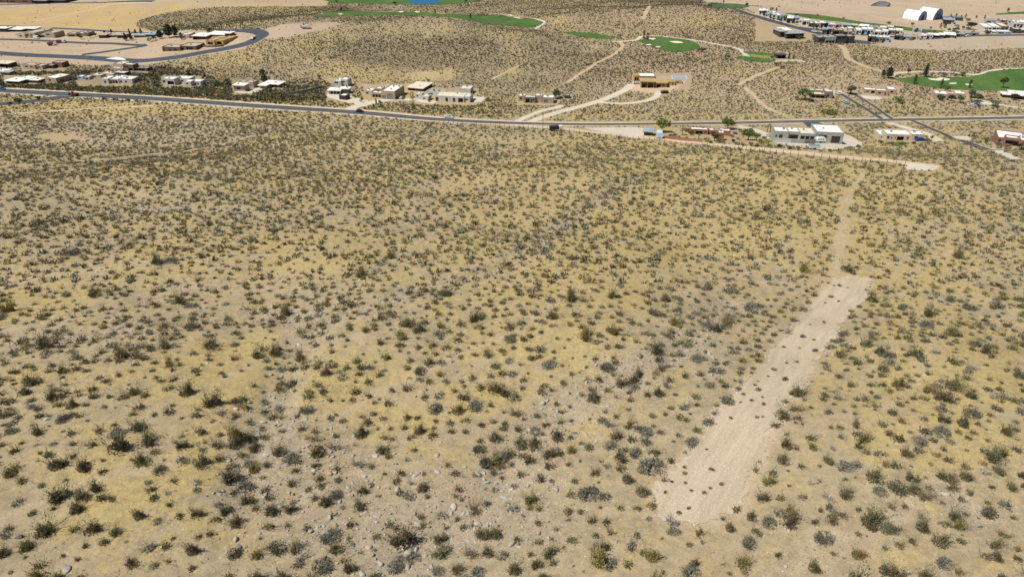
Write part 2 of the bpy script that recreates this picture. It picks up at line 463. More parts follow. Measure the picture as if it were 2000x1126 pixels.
STRIP_PX = [(1272, 1008), (1276, 985), (1290, 950), (1340, 890), (1385, 830), (1438, 775), (1472, 725), (1516, 680), (1558, 630), (1590, 590), (1612, 560), (1622, 546),
            (1660, 541), (1698, 544), (1684, 580), (1648, 625), (1620, 670), (1580, 730), (1543, 790), (1508, 840), (1488, 885), (1464, 940), (1452, 980), (1432, 1003), (1388, 1020), (1340, 1017), (1304, 1006)]
STRIP_XY = PP(STRIP_PX)[:, :2]
TRAIL_UP = catmull(PP([(1640, 545), (1632, 515), (1640, 480), (1643, 440), (1652, 400), (1668, 365), (1690, 338)])[:, :2], 4)

def fields(x, y, z):
    px, py, dep = project(np.stack([x, y, z], -1))
    near = (y < 330)
    wm = wash_field(x, y)[0]
    g = .38 + blobs(px, py, GRASSY_PX) - .3 * wm - .1 * smooth(750, 1080, py)
    g = g + (vnoise(x, y, 24, 41) - .5) * .3 + (vnoise(x, y, 6, 43) - .5) * .35
    r = np.where(y < 360, blobs(px, py, ROCKY_PX) * 1.0 + .5 * wm, .12) + (vnoise(x, y, 13, 42) - .5) * .25
    return px, py, g, r

RILLS = [catmull(PP(q)[:, :2], 5) for q in (
    [(230, 850), (330, 800), (430, 745), (520, 700), (575, 660)], [(0, 800), (120, 770), (260, 700), (380, 660)], [(0, 560), (160, 530), (330, 505), (520, 500), (700, 470)],
    [(640, 820), (760, 760), (900, 690), (1020, 640), (1130, 560)], [(1120, 520), (1230, 470), (1330, 440)], [(1600, 1100), (1650, 1060), (1760, 1010)], [(1730, 800), (1800, 730), (1830, 650)],
    [(400, 1110), (520, 1030), (640, 960)], [(820, 560), (950, 510), (1060, 470), (1090, 430)], [(0, 1010), (110, 970), (240, 920), (330, 900)], [(1560, 460), (1470, 520), (1390, 560), (1300, 580)], [(1880, 480), (1800, 520), (1760, 580)])]
def rill_field(x, y):
    m = np.zeros(x.shape)
    wob = (vnoise(x, y, 3, 33) - .5) * 1.6
    for pl in RILLS:
        lo = pl.min(0) - 4; hi = pl.max(0) + 4
        k = (x > lo[0]) & (x < hi[0]) & (y > lo[1]) & (y < hi[1])
        if k.any(): m[k] = np.maximum(m[k], np.exp(-((seg_dist(x[k], y[k], pl) + wob[k]) / .75) ** 2))
    return m

def build_ground():
    rows = [-60.0, -20.0, 5.0, 22.0]
    y = 30.0
    while y < 900:
        rows.append(y)
        slant = math.hypot(y, 70)
        y += max(.28, min(3.0, 2.3 * slant * slant / (F * 80)))
    while y < 9000:
        rows.append(y); y *= 1.03
    rows = np.array(rows)
    nx = 560
    t = np.linspace(-1, 1, nx)
    t = t * (.62 + .38 * t * t)          # finer in the middle
    Y = np.repeat(rows[:, None], nx, 1)
    X = t[None, :] * (95 + 1.35 * np.maximum(Y, 0))
    x = X.ravel(); yv = Y.ravel()
    z = H(x, yv)
    V = np.stack([x, yv, z], -1)
    n = len(rows)
    i = (np.arange(n - 1)[:, None] * nx + np.arange(nx - 1)[None, :]).ravel()
    Q = np.stack([i, i + 1, i + nx + 1, i + nx], -1)
    o = obj_np('ground', V, Q, M_GROUND)
    o.data.polygons.foreach_set('use_smooth', np.ones(len(Q), bool))
    px, py, g, r = fields(x, yv, z)
    me = o.data
    for nm, arr in (('grassy', g), ('rocky', r)):
        a = me.attributes.new(nm, 'FLOAT', 'POINT'); a.data.foreach_set('value', arr.astype(np.float32))
    zc = np.zeros((len(x), 4), np.float32)
    wx = px + (vnoise(x, yv, 18, 51) - .5) * 18; wy = py + (vnoise(x, yv, 14, 52) - .5) * 6
    for poly, c in ZONES:
        k = in_poly(wx, wy, poly) & (yv > 20)
        zc[k] = (*c, .92 if poly[0][1] < 200 and poly[0][1] != 160.1 else .45)
    hill = smooth(385, 430, yv) * (1 - smooth(720, 800, yv)) * (zc[:, 3] == 0)
    hill = hill * np.clip(2.3 * vnoise(x, yv, 38, 95) * (.4 + 1.2 * vnoise(x, yv, 11, 96)) - .25, 0, .95)
    k = hill > .03
    rt = smooth(1000, 1300, px[k])[:, None]
    zc[k, :3] = np.array([[.27, .22, .137]]) * (1 - rt) + np.array([[.42, .315, .205]]) * rt; zc[k, 3] = hill[k]
    rl = np.maximum(rill_field(x, yv) * .6, .75 * np.exp(-(seg_dist(x, yv, TRAIL_UP) + (vnoise(x, yv, 4, 34) - .5) * 1.5) ** 2 / 1.4) * (yv > 60) * (yv < 300)); k = rl > .04
    zc[k, :3] = (.50, .405, .27); zc[k, 3] = rl[k]
    k = np.nonzero((yv > 30) & (yv < 150) & (x > 0))[0]
    sd = seg_dist(x[k], yv[k], np.vstack([STRIP_XY, STRIP_XY[:1]])); sd = np.where(in_poly(x[k], yv[k], STRIP_XY), 0, sd)
    al = np.exp(-(np.maximum(sd - .2, 0) / .7) ** 2) * .8 * (.55 + .9 * vnoise(x[k], yv[k], 1.6, 91))
    w_ = np.clip(al, 0, .95)
    zc[k[w_ > .03], :3] = (.54, .43, .30); zc[k, 3] = np.maximum(np.where(w_ > .03, 0, zc[k, 3]), w_)
    a = me.attributes.new('zone', 'FLOAT_COLOR', 'POINT'); a.data.foreach_set('color', zc.ravel())
    return tag(o, 'open desert ground of dry yellow grass and tan soil', 'ground', kind='structure')
ground = build_ground()

# ------------------------------------------------------------------ sheets laid on the ground
def ribbon(name, pts, width, m, label, cat, off=.06, kind='structure', step=2.0, world=False, wob=0.0, n=5):
    """pts in photo px (or world xy), width in m (one number or one per point)"""
    w = np.full(len(pts), width, float) if np.isscalar(width) else np.array(width, float)
    p = np.array(pts, float)[:, :2] if world else PP(pts)[:, :2]
    c = catmull(np.column_stack([p, w]), 14)
    seg = np.r_[0, np.cumsum(np.hypot(*np.diff(c[:, :2], axis=0).T))]
    s = np.linspace(0, seg[-1], max(3, int(seg[-1] / step)))
    cx = np.interp(s, seg, c[:, 0]); cy = np.interp(s, seg, c[:, 1]); cw = np.interp(s, seg, c[:, 2])
    dx = np.gradient(cx); dy = np.gradient(cy); l = np.hypot(dx, dy); nxv = -dy / l; nyv = dx / l
    V = []
    for j in range(n):
        u = (j / (n - 1) - .5)
        e = wob * (vnoise(s, s * 0 + j * 9, 5, 61) - .5) * 2 if j in (0, n - 1) else 0
        V.append(np.stack([cx + nxv * (u * cw + e * np.sign(u)), cy + nyv * (u * cw + e * np.sign(u))], -1))
    V = np.stack(V, 1).reshape(-1, 2)
    z = H(V[:, 0], V[:, 1]) + off
    i = (np.arange(len(s) - 1)[:, None] * n + np.arange(n - 1)[None, :]).ravel()
    o = obj_np(name, np.column_stack([V, z]), np.stack([i, i + n, i + n + 1, i + 1], -1), m)
    bm = bmesh.new(); bm.from_mesh(o.data)
    for f in bm.faces:
        if f.normal.z < 0: f.normal_flip()
        f.smooth = True
    bm.to_mesh(o.data); bm.free()
    return tag(o, label, cat, kind=kind)

def sheet(name, poly, m, label, cat, off=.07, cell=4.0, kind='structure', rag=0.0, world=False, sub=5):
    p = np.array(poly, float) if world else PP(poly)[:, :2]
    p = catmull(np.vstack([p, p[:1]]), sub)[:-1]
    # resample the outline
    q = np.vstack([p, p[:1]]); sg = np.r_[0, np.cumsum(np.hypot(*np.diff(q, axis=0).T))]
    nn = max(8, int(sg[-1] / (cell * (.3 if rag > 1 else .5)))); s = np.linspace(0, sg[-1], nn, endpoint=False)
    p = np.column_stack([np.interp(s, sg, q[:, 0]), np.interp(s, sg, q[:, 1])])
    if rag:
        c = p.mean(0); d = np.roll(p, -1, 0) - np.roll(p, 1, 0); d /= np.linalg.norm(d, axis=1)[:, None] + 1e-9
        nrm = np.column_stack([d[:, 1], -d[:, 0]])
        p = p + nrm * ((vnoise(s, s * 0, 4.3, 71) - .5) * 1.3 + (vnoise(s, s * 0, 1.3, 72) - .5) * .9 + (vnoise(s, s * 0, .5, 73) - .5) * .7)[:, None] * rag
    lo = p.min(0); hi = p.max(0)
    gx, gy = np.meshgrid(np.arange(lo[0], hi[0], cell), np.arange(lo[1], hi[1], cell))
    g = np.column_stack([gx.ravel(), gy.ravel()]) + rng.uniform(-.2, .2, (gx.size, 2)) * cell
    g = g[in_poly(g[:, 0], g[:, 1], p)]
    allp = [Vector(v) for v in np.vstack([p, g])] if len(g) else [Vector(v) for v in p]
    k = len(p)
    r = delaunay_2d_cdt(allp, [(i, (i + 1) % k) for i in range(k)], [list(range(k))], 1, 1e-4)
    v2 = np.array([tuple(v) for v in r[0]]); fs = [tuple(f) for f in r[2]]
    z = H(v2[:, 0], v2[:, 1]) + off
    me = bpy.data.meshes.new(name); me.from_pydata(np.column_stack([v2, z]).tolist(), [], fs); me.update()
    bm = bmesh.new(); bm.from_mesh(me)
    for f in bm.faces:
        if f.normal.z < 0: f.normal_flip()
        f.smooth = True
    bm.to_mesh(me); bm.free()
    me.materials.append(m)
    o = bpy.data.objects.new(name, me); COL.objects.link(o)
    return tag(o, label, cat, kind=kind)


# ------------------------------------------------------------------ roads, tracks, lawns
ROAD_PX = [(-90, 172), (0, 177), (150, 185), (300, 193), (500, 207), (700, 220), (850, 233), (1000, 240.5), (1140, 243), (1300, 242), (1420, 240.5), (1560, 237.5), (1700, 235), (1850, 232.5), (2000, 230), (2120, 227)]
ROAD_W = [8.5, 8.5, 8.5, 8.2, 8, 7.6, 7, 6.6, 6.2, 6, 6, 6, 6, 6, 6, 6]
ribbon('road_shoulder', ROAD_PX, [w + (5.5 if w > 6 else 3.6) for w in ROAD_W], M_TRACK, 'pale dirt shoulder along both sides of the main road', 'shoulder', off=.05, wob=.8)
ribbon('main_road', ROAD_PX, ROAD_W, M_ASPHALT, 'long dark asphalt road crossing the whole desert', 'road', off=.12)
WXY = np.column_stack([PP(ROAD_PX)[:, :2], ROAD_W])
cl = catmull(WXY, 6)
dd = np.gradient(cl[:, :2], axis=0); dd /= np.linalg.norm(dd, axis=1)[:, None]
nn_ = np.column_stack([-dd[:, 1], dd[:, 0]])
for sgn, lab in ((-1, 'pale painted edge line on the near side of the main road'), (1, 'pale painted edge line on the far side of the main road')):
    e = cl[:, :2] + nn_ * (sgn * (cl[:, 2:3] / 2 - .45))
    ribbon('road_marking', e[::3], .22, M_LINE, lab, 'road marking', off=.16, world=True, n=2)
ribbon('centre_marking', cl[::3, :2], .24, mat('road_paint_yellow', (.5, .36, .08), .7, .15), 'faint yellow centre line of the main road', 'road marking', off=.16, world=True, n=2)
RB = [
    ('side_road', [(-60, 206), (0, 203), (50, 199), (100, 192), (150, 186)], 8, M_ASPHALT, 'wide asphalt side road meeting the main road near the red machine', 'road', .09),
    ('road', [(-60, 99), (0, 104), (60, 108), (130, 111), (200, 115), (262, 119), (300, 117), (350, 111), (400, 102), (450, 93), (485, 84), (507, 73), (512, 67), (500, 62), (470, 60), (420, 61)], 10, M_ASPHALT, 'asphalt road curling round the houses at the upper left corner of town', 'road', .1),
    ('road', [(-60, 74), (0, 77), (70, 79), (140, 83), (215, 85), (280, 89), (262, 93), (200, 102), (160, 107)], 5.5, M_ASPHALT, 'thin asphalt loop road between bare lots by the tan block houses', 'road', .09),
    ('road', [(100, 55), (160, 58), (240, 63), (330, 64)], 5, M_ASPHALT, 'narrow asphalt street behind the row of dark conifers', 'road', .09),
    ('road', [(-60, 50), (0, 51), (40, 52), (75, 54)], 5, M_ASPHALT, 'short asphalt street behind the long dark house at the left edge', 'road', .09),
    ('road', [(-60, 10), (60, 8), (130, 6), (200, 5), (300, 3)], 6, M_ASPHALT, 'thin street along the top left edge of the picture', 'road', .09),
    ('road', [(1360, 3), (1440, 20), (1480, 33), (1543, 51), (1563, 56), (1614, 69), (1640, 76), (1700, 84)], 9, M_ASPHALT, 'dark street running down into the white housing estate', 'road', .1),
    ('road', [(1560, 54), (1610, 60), (1660, 66), (1720, 70), (1800, 76), (1900, 70), (2060, 68)], 6, M_ASPHALT, 'grey street between the two rows of estate houses', 'road', .09),
    ('driveway', [(1634, 178), (1650, 188), (1675, 203), (1700, 218), (1725, 234)], 2.4, M_ASPHALT, 'dark asphalt drive climbing from the main road to the brown house', 'driveway', .09),
    ('driveway', [(1668, 184), (1690, 197), (1715, 213), (1745, 234)], 1.9, M_ASPHALT, 'asphalt drive serving the pink house', 'driveway', .085),
    ('side_road', [(1782, 236), (1815, 250), (1850, 265), (1900, 283), (1950, 293), (2010, 297), (2100, 296)], 2.6, M_ASPHALT, 'narrow asphalt lane bending below the red house', 'road', .09),
    ('driveway', [(1580, 238), (1590, 243), (1598, 252)], 9, M_ASPHALT, 'short asphalt apron behind the long grey house', 'driveway', .085),
    ('dirt_track', [(800, 226), (850, 235), (950, 241), (1060, 248.5), (1130, 255), (1240, 267), (1300, 273), (1400, 283), (1500, 292.5), (1600, 302), (1700, 312), (1800, 323), (1830, 328)], [3, 4.4, 5.2, 6, 6, 6, 6, 6, 6, 6, 6, 6, 6], M_TRACK, 'pale dirt track running beside the wire fence', 'track', .07),
    ('dirt_track', [(500, 262), (440, 280), (380, 292), (300, 300), (200, 312), (60, 322), (-60, 330)], 1.8, M_TRAIL, 'faint dirt track through the scrub on the far left', 'track', .06),
    ('dirt_track', [(-60, 228), (60, 220), (180, 212), (300, 207)], 1.6, M_TRACK, 'thin pale track in the yellow grass below the main road', 'track', .06),
    ('dirt_trail', [(1212, 82), (1215, 92), (1197, 108), (1165, 124), (1135, 143), (1108, 162)], 2.5, M_TRAIL, 'pale dirt trail winding down the hill from the golf green', 'trail', .07),
    ('dirt_trail', [(958, 156), (985, 143), (1005, 133), (1020, 126)], 1.6, M_TRAIL, 'short faint trail on the hill above the flat roofed house', 'trail', .07),
    ('dirt_trail', [(1522, 131), (1490, 143), (1465, 154), (1440, 167)], 2.7, M_TRAIL, 'pale dirt trail below the golf tees', 'trail', .07),
    ('dirt_trail', [(1455, 171), (1470, 185), (1488, 203), (1508, 216), (1535, 226)], 2.5, M_TRAIL, 'dirt trail dropping to the main road behind the grey house', 'trail', .07),
    ('dirt_trail', [(1640, 88), (1650, 98), (1657, 115), (1690, 130), (1730, 142)], 3.9, M_TRAIL, 'pinkish dirt trail on the slope below the estate', 'trail', .07),
    ('dirt_trail', [(1270, 12), (1262, 24), (1255, 38)], 2.7, M_TRAIL, 'short pink dirt track cut up the hilltop', 'trail', .07),
    ('dirt_track', [(68, 42), (120, 32), (180, 19), (220, 9), (300, 5)], 5, M_DIRT, 'straight pale track across the yellow field at the top left', 'track', .07),
    ('driveway', [(1032, 240), (1060, 229), (1100, 217), (1160, 201), (1200, 186), (1222, 175), (1234, 165)], 5, M_PALE, 'long pale gravel drive up to the ochre house being built', 'driveway', .08),
    ('driveway', [(1168, 200), (1215, 202.5), (1258, 198), (1280, 190), (1288, 178)], 3.8, M_PALE, 'curved gravel loop below the ochre house being built', 'driveway', .085),
    ('driveway', [(1003, 241), (1025, 230), (1058, 217), (1085, 211), (1100, 206)], 3.8, M_PALE, 'pale gravel drive to the flat roofed house with a tree behind', 'driveway', .08),
    ('driveway', [(676, 219), (690, 210), (715, 204), (740, 197), (790, 194), (850, 201)], 6, M_PALE, 'pale gravel drive in front of the two garage house', 'driveway', .08),
    ('driveway', [(1440, 247), (1470, 253), (1490, 262), (1512, 272), (1560, 285)], 6, M_PALE, 'pale drive curving to the left end of the grey house', 'driveway', .08),
    ('driveway', [(1735, 240), (1770, 250), (1810, 262), (1835, 276)], 5, M_PALE, 'pale gravel drive behind the tan house with white roof', 'driveway', .08),
    ('driveway', [(1930, 290), (1960, 300), (1985, 312)], 4, M_PALE, 'pale path below the red house lane', 'driveway', .075),
    ('cart_path', [(1195, 82), (1240, 79), (1255, 71.5), (1290, 71), (1330, 76), (1390, 85), (1440, 95), (1452, 104), (1470, 114), (1510, 120), (1550, 118), (1572, 121)], 3, M_PALE, 'pale cart path looping past the golf green and tees', 'path', .08),
    ('cart_path', [(1742, 148), (1750, 143.5), (1800, 140.5), (1850, 141), (1905, 146), (1935, 139), (1965, 135), (2060, 133)], 3, M_PALE, 'pale cart path along the far side of the right hand fairway', 'path', .08),
    ('cart_path', [(960, 27), (1000, 31), (1048, 38), (1062, 44), (1045, 57)], 2.6, M_PALE, 'pale cart path round the end of the long narrow fairway', 'path', .08),
    ('path', [(1890, 190), (1930, 200), (1970, 208), (2010, 214)], 3, M_PALE, 'pale path in front of the dark house at the right edge', 'path', .08),
]
for nm, pts, w, m, lab, cat, off in RB:
    ribbon(nm, pts, w, m, lab, cat, off=off, wob=0 if m in (M_ASPHALT, M_PALE) else .7)

S = [
    ('parking_pad', [(1138, 250), (1180, 249), (1254, 250), (1257, 265), (1215, 263), (1168, 256)], M_PALE, 'big pale gravel pad beside the red brick shed', 'pad', .08, 1.5, 0),
    ('yard', [(1500, 266), (1520, 282), (1570, 289), (1640, 293), (1684, 284), (1672, 272), (1650, 262), (1600, 252), (1520, 255)], M_PALE, 'pale gravel yard around the long grey house', 'yard', .075, 1.5, 0),
    ('parking_pad', [(1765, 330), (1772, 322), (1800, 321), (1832, 328), (1815, 334), (1790, 333)], M_PALE, 'small pale turning pad at the end of the dirt track', 'pad', .08, 1.5, .3),
    ('parking_pad', [(1862, 266), (1905, 267), (1895, 275), (1880, 276)], M_PALE, 'pale concrete pad beside the lane near the red house', 'pad', .08, 1.5, 0),
    ('yard', [(630, 188), (660, 196), (700, 206), (725, 203), (715, 196), (690, 190), (650, 180)], M_PALE, 'pale gravel yard before the white two storey house', 'yard', .075, 1.5, .3),
    ('yard', [(925, 189), (950, 190), (942, 199), (922, 198)], M_PALE, 'pale concrete pad right of the house with cream roofs', 'yard', .08, 1.5, 0),
    ('yard', [(1230, 165), (1262, 172), (1290, 172), (1330, 166), (1336, 160), (1300, 184), (1265, 182), (1232, 178)], M_DIRT, 'bare building site around the ochre house', 'yard', .06, 1.5, .3),
    ('parking_pad', [(1625, 176), (1645, 178), (1650, 186), (1628, 184)], M_PALE, 'pale parking spot beside the brown house', 'pad', .075, 1.5, 0),
    ('parking_pad', [(1680, 186), (1720, 190), (1716, 195), (1690, 193)], M_PALE, 'pale forecourt in front of the pink house', 'pad', .08, 1.5, 0),
    ('parking_pad', [(206, 115), (226, 112), (240, 114), (246, 118), (225, 117)], M_LINE, 'white painted splitter patch on the upper left road', 'road marking', .16, 1.5, 0),
    ('parking_pad', [(1910, 196), (1940, 200), (1935, 205), (1915, 203)], M_PALE, 'pale forecourt among trees right of the pinkish villa', 'pad', .08, 1.5, 0),
    ('parking_pad', [(455, 180), (490, 183), (512, 176), (502, 170), (478, 176)], M_PALE, 'pale forecourt of the small tan house below the dark tree', 'pad', .08, 1.5, 0),
    ('lawn', [(606, 30), (640, 25), (700, 22), (800, 23), (900, 28), (1000, 34), (1050, 40), (1060, 46), (1030, 54), (990, 50), (930, 43), (850, 32), (760, 29), (680, 31), (620, 33.5)], M_TURF, 'long narrow green fairway behind the scrub hill', 'golf fairway', .1, 3, .7),
    ('lawn', [(620, -2), (660, 7), (700, 7), (800, 9.5), (880, 8.5), (930, 3), (960, -8), (640, -12)], M_TURF, 'green golf lawn round the blue pond at the top edge', 'golf fairway', .1, 5, .7),
    ('lawn', [(1100, 62), (1140, 64), (1192, 70), (1200, 76), (1172, 76), (1125, 70)], M_TURF, 'thin green strip of turf left of the round golf green', 'golf fairway', .1, 2, .7),
    ('lawn', [(1245, 80), (1290, 73), (1330, 76), (1363, 86), (1365, 94), (1345, 100), (1310, 101), (1270, 91)], M_TURF, 'oval golf green with pale bunkers at mid height', 'golf green', .1, 2, .7),
    ('lawn', [(1450, 100), (1490, 102.5), (1520, 107), (1500, 109), (1458, 105)], M_TURF, 'thin tee lawn behind the yellow turf', 'golf tee', .1, 1.5, .7),
    ('lawn', [(1434, 112), (1460, 110.5), (1490, 115), (1516, 119.5), (1490, 121.5), (1450, 117)], M_TURF, 'long tee lawn in front of the yellow turf', 'golf tee', .1, 1.5, .7),
    ('lawn', [(1455, 107), (1500, 110), (1516, 109), (1514, 116), (1480, 113)], M_TURF_DRY, 'dry yellow turf between the two tee lawns', 'dry lawn', .09, 1.5, .7),
    ('lawn', [(1531, 122.5), (1545, 120.5), (1555, 123), (1545, 125.5)], M_TURF, 'small round tee lawn near the dark pavilion', 'golf tee', .1, 1, .7),
    ('lawn', [(1745, 156), (1780, 151), (1830, 150), (1900, 149), (1950, 138), (2080, 134), (2080, 176), (1950, 177), (1880, 176), (1800, 168)], M_TURF, 'broad green fairway with trees at the right edge', 'golf fairway', .1, 3, .7),
    ('lawn', [(1528, 25), (1600, 30), (1690, 44), (1760, 52), (1800, 57), (1880, 63), (1850, 67), (1790, 62), (1740, 56), (1660, 45), (1580, 36)], M_TURF, 'green fairway behind the white estate houses', 'golf fairway', .1, 3, .7),
    ('lawn', [(1378, 10), (1410, 7), (1450, 9), (1462, 14), (1420, 16), (1390, 14)], M_TURF, 'small green lawn at the top of the estate street', 'golf green', .1, 3, .7),
    ('lawn', [(1945, 27), (2060, 18), (2060, 24), (1955, 29)], M_TURF, 'sliver of green turf at the top right edge', 'golf fairway', .1, 3, .7),
    ('lawn', [(1737, 279), (1760, 277), (1772, 281), (1750, 285)], M_TURF, 'small green garden lawn below the tan house', 'lawn', .08, 1.2, .7),
    ('sand_bunker', [(1306, 81), (1325, 81), (1334, 84), (1318, 84.5)], M_SAND, 'wide pale bunker on the far side of the oval green', 'bunker', .16, 1, .2),
    ('sand_bunker', [(1267, 75.5), (1280, 75), (1278, 77.5), (1270, 78)], M_SAND, 'small pale bunker beside the two cypresses', 'bunker', .16, 1, 0),
    ('sand_bunker', [(1262, 87), (1272, 87), (1270, 89), (1264, 89)], M_SAND, 'small bunker on the near left of the oval green', 'bunker', .16, 1, 0),
    ('sand_bunker', [(1280, 91), (1290, 91), (1288, 93), (1282, 93)], M_SAND, 'narrow bunker on the near edge of the oval green', 'bunker', .16, 1, 0),
    ('sand_bunker', [(1811, 153), (1826, 154), (1838, 152), (1855, 155), (1845, 158), (1820, 157)], M_SAND, 'double bunker on the broad right hand fairway', 'bunker', .16, 1, .2),
    ('sand_bunker', [(1853, 162.5), (1868, 162), (1866, 164.5), (1856, 164.5)], M_SAND, 'thin bunker in the middle of the right hand fairway', 'bunker', .16, 1, 0),
    ('sand_bunker', [(1885, 164), (1900, 165), (1895, 168), (1886, 166)], M_SAND, 'small bunker beside the slim fairway conifer', 'bunker', .16, 1, 0),
    ('sand_bunker', [(660, 27), (670, 27), (668, 28.5), (662, 28.5)], M_SAND, 'pale bunker near the left end of the long fairway', 'bunker', .16, 1.5, 0),
    ('sand_bunker', [(778, 22.5), (788, 22.5), (786, 24.5), (780, 24.5)], M_SAND, 'pale bunker at the far edge of the long fairway', 'bunker', .16, 1.5, 0),
    ('sand_bunker', [(810, 22.5), (820, 23), (818, 25), (812, 24.5)], M_SAND, 'second bunker along the far edge of the long fairway', 'bunker', .16, 1.5, 0),
    ('pond', [(790, 4), (805, 1), (820, -3), (858, -2), (857, 6), (840, 8), (810, 7.5)], M_WATER, 'bright blue golf pond at the top edge', 'pond', .14, 3, 0),
]
for nm, poly, m, lab, cat, off, cell, rag in S:
    sheet(nm, poly, m, lab, cat, off, cell, rag=rag)
sheet('graded_strip', STRIP_XY, M_GRAVEL, 'long cleared strip of pale graded gravel in the scrub', 'gravel strip', .05, .55, rag=1.05, world=True, sub=1)

# ------------------------------------------------------------------ desert shrubs
def shrub_proto(seed, kind, stems, leaves, bw, lw, skirt):
    """unit shrub (radius about 1): fans of thin stems with small leaves over a dense low mass. Returns verts, tris, tone per vertex"""
    r = np.random.default_rng(seed)
    V = []; T = []; tone = []
    def tri(a, b, c, t):
        k = len(V); V.extend([a, b, c]); T.append((k, k + 1, k + 2)); tone.extend([t] * 3)
    def leaf(p, l, t):
        q = r.normal(size=3); q[2] = abs(q[2]) + .3; q /= np.linalg.norm(q)
        w = np.cross(q, r.normal(size=3)); w /= np.linalg.norm(w) + 1e-9
        p = np.array([p[0], p[1], max(p[2], .01)])
        tri(p - w * l * .38, p + w * l * .38, p + q * l, t)
    lop = r.uniform(0, 2 * math.pi)
    nb = {'vase': 7, 'dome': 10, 'sparse': 5}[kind]
    heads = [(r.uniform(0, 2 * math.pi), R(r.uniform(*{'vase': (36, 84), 'dome': (14, 72), 'sparse': (35, 84)}[kind])), r.uniform(.75, 1.25)) for _ in range(nb)]
    for i in range(stems):
        ha, he, hl = heads[i % nb]
        az = ha + r.normal() * .38; el = min(R(88), max(R(8), he + r.normal() * .2))
        ln = hl * r.uniform(.6, 1.08) * {'vase': 1.12, 'dome': .85, 'sparse': 1.12}[kind]
        ln *= 1 + .18 * math.cos(az - lop)
        d = np.array([math.cos(az) * math.cos(el), math.sin(az) * math.cos(el), math.sin(el)])
        base = np.array([math.cos(az), math.sin(az), 0]) * r.uniform(0, .3)
        bend = np.array([0, 0, r.uniform(-.1, .15)])
        side = np.cross(d, r.normal(size=3)); side /= np.linalg.norm(side) + 1e-9
        p1 = base + d * ln * .55; p2 = base + d * ln + bend
        wt = r.uniform(1.5, 2.3)
        tri(base - side * bw, base + side * bw, p1, wt)
        tri(p1 - side * bw * .8, p1 + side * bw * .8, p2, wt)
        for j in range(leaves):
            f = r.uniform(.25, 1.0)
            leaf(base + d * ln * f + bend * f * f + r.normal(size=3) * .06, lw * r.uniform(.6, 1.3), r.uniform(.75, 1.4))
    for i in range(skirt):
        ha, he, hl = heads[i % nb]
        rr = {'vase': .55, 'dome': .72, 'sparse': .42}[kind] * hl
        a = ha + r.normal() * .7; f = math.sqrt(r.uniform(0, 1)) * rr
        z = r.uniform(0, 1) * {'vase': .42, 'dome': .46, 'sparse': .26}[kind] * (1 - .6 * (f / rr) ** 2) * hl
        leaf(np.array([math.cos(a) * f, math.sin(a) * f, z]), lw * r.uniform(.8, 1.6), r.uniform(.6, 1.2))
    V = np.array(V); V[:, 2] = np.maximum(V[:, 2], -.02)
    return V, np.array(T), np.array(tone)

KINDS = ['vase', 'vase', 'vase', 'vase', 'dome', 'dome', 'dome', 'sparse', 'sparse']
def set_tone(me, tone):
    a = me.attributes.new('tone', 'FLOAT', 'POINT'); a.data.foreach_set('value', tone.astype(np.float32))
NEAR = [shrub_proto(100 + i, k, *{'vase': (80, 4, .019, .10, 420), 'dome': (70, 5, .015, .10, 460), 'sparse': (60, 3, .019, .09, 200)}[k]) for i, k in enumerate(KINDS)]
MIDL = [shrub_proto(200 + i, k, *{'vase': (32, 1, .032, .17, 80), 'dome': (26, 2, .026, .17, 90), 'sparse': (26, 1, .032, .15, 40)}[k]) for i, k in enumerate(KINDS)]
FARL = [shrub_proto(300 + i, k, *{'vase': (15, 0, .055, .3, 22), 'dome': (12, 1, .05, .3, 22), 'sparse': (12, 0, .055, .28, 11)}[k]) for i, k in enumerate(KINDS)]
TINY = [shrub_proto(400 + i, k, *{'vase': (9, 0, .10, .5, 10), 'dome': (8, 0, .10, .5, 11), 'sparse': (8, 0, .09, .45, 6)}[k]) for i, k in enumerate(KINDS)]

KEEP_OUT = []      # filled by ribbons, lawns and houses: photo outlines where nothing grows
def pxpoly(poly): KEEP_OUT.append(np.array(poly, float))
for nm, poly, *_ in S: pxpoly(poly)
for (nm, pts, w, *_r) in RB:
    p = np.array(pts, float)
    g = PP(pts); hw = (np.mean(w) / 2 + .6)
    # outline of the ribbon in photo space, half width seen edge on
    c = catmull(p, 4); gp = PP(c)
    dxy = np.gradient(gp[:, :2], axis=0); dxy /= np.linalg.norm(dxy, axis=1)[:, None] + 1e-9
    nrm = np.column_stack([-dxy[:, 1], dxy[:, 0]])
    L3 = np.column_stack([gp[:, :2] + nrm * hw, gp[:, 2]]); R3 = np.column_stack([gp[:, :2] - nrm * hw, gp[:, 2]])
    lx, ly, _ = project(L3); rx, ry, _ = project(R3)
    pxpoly(np.column_stack([np.r_[lx, rx[::-1]], np.r_[ly, ry[::-1]]]))
rc = catmull(np.column_stack([PP(ROAD_PX), ROAD_W]), 4)
dxy = np.gradient(rc[:, :2], axis=0); dxy /= np.linalg.norm(dxy, axis=1)[:, None]
nrm = np.column_stack([-dxy[:, 1], dxy[:, 0]])
a3 = np.column_stack([rc[:, :2] + nrm * (rc[:, 3:4] / 2 + 2.2), rc[:, 2]]); b3 = np.column_stack([rc[:, :2] - nrm * (rc[:, 3:4] / 2 + 1.6), rc[:, 2]])
ax, ay, _ = project(a3); bx_, by_, _ = project(b3)
pxpoly(np.column_stack([np.r_[ax, bx_[::-1]], np.r_[ay, by_[::-1]]]))
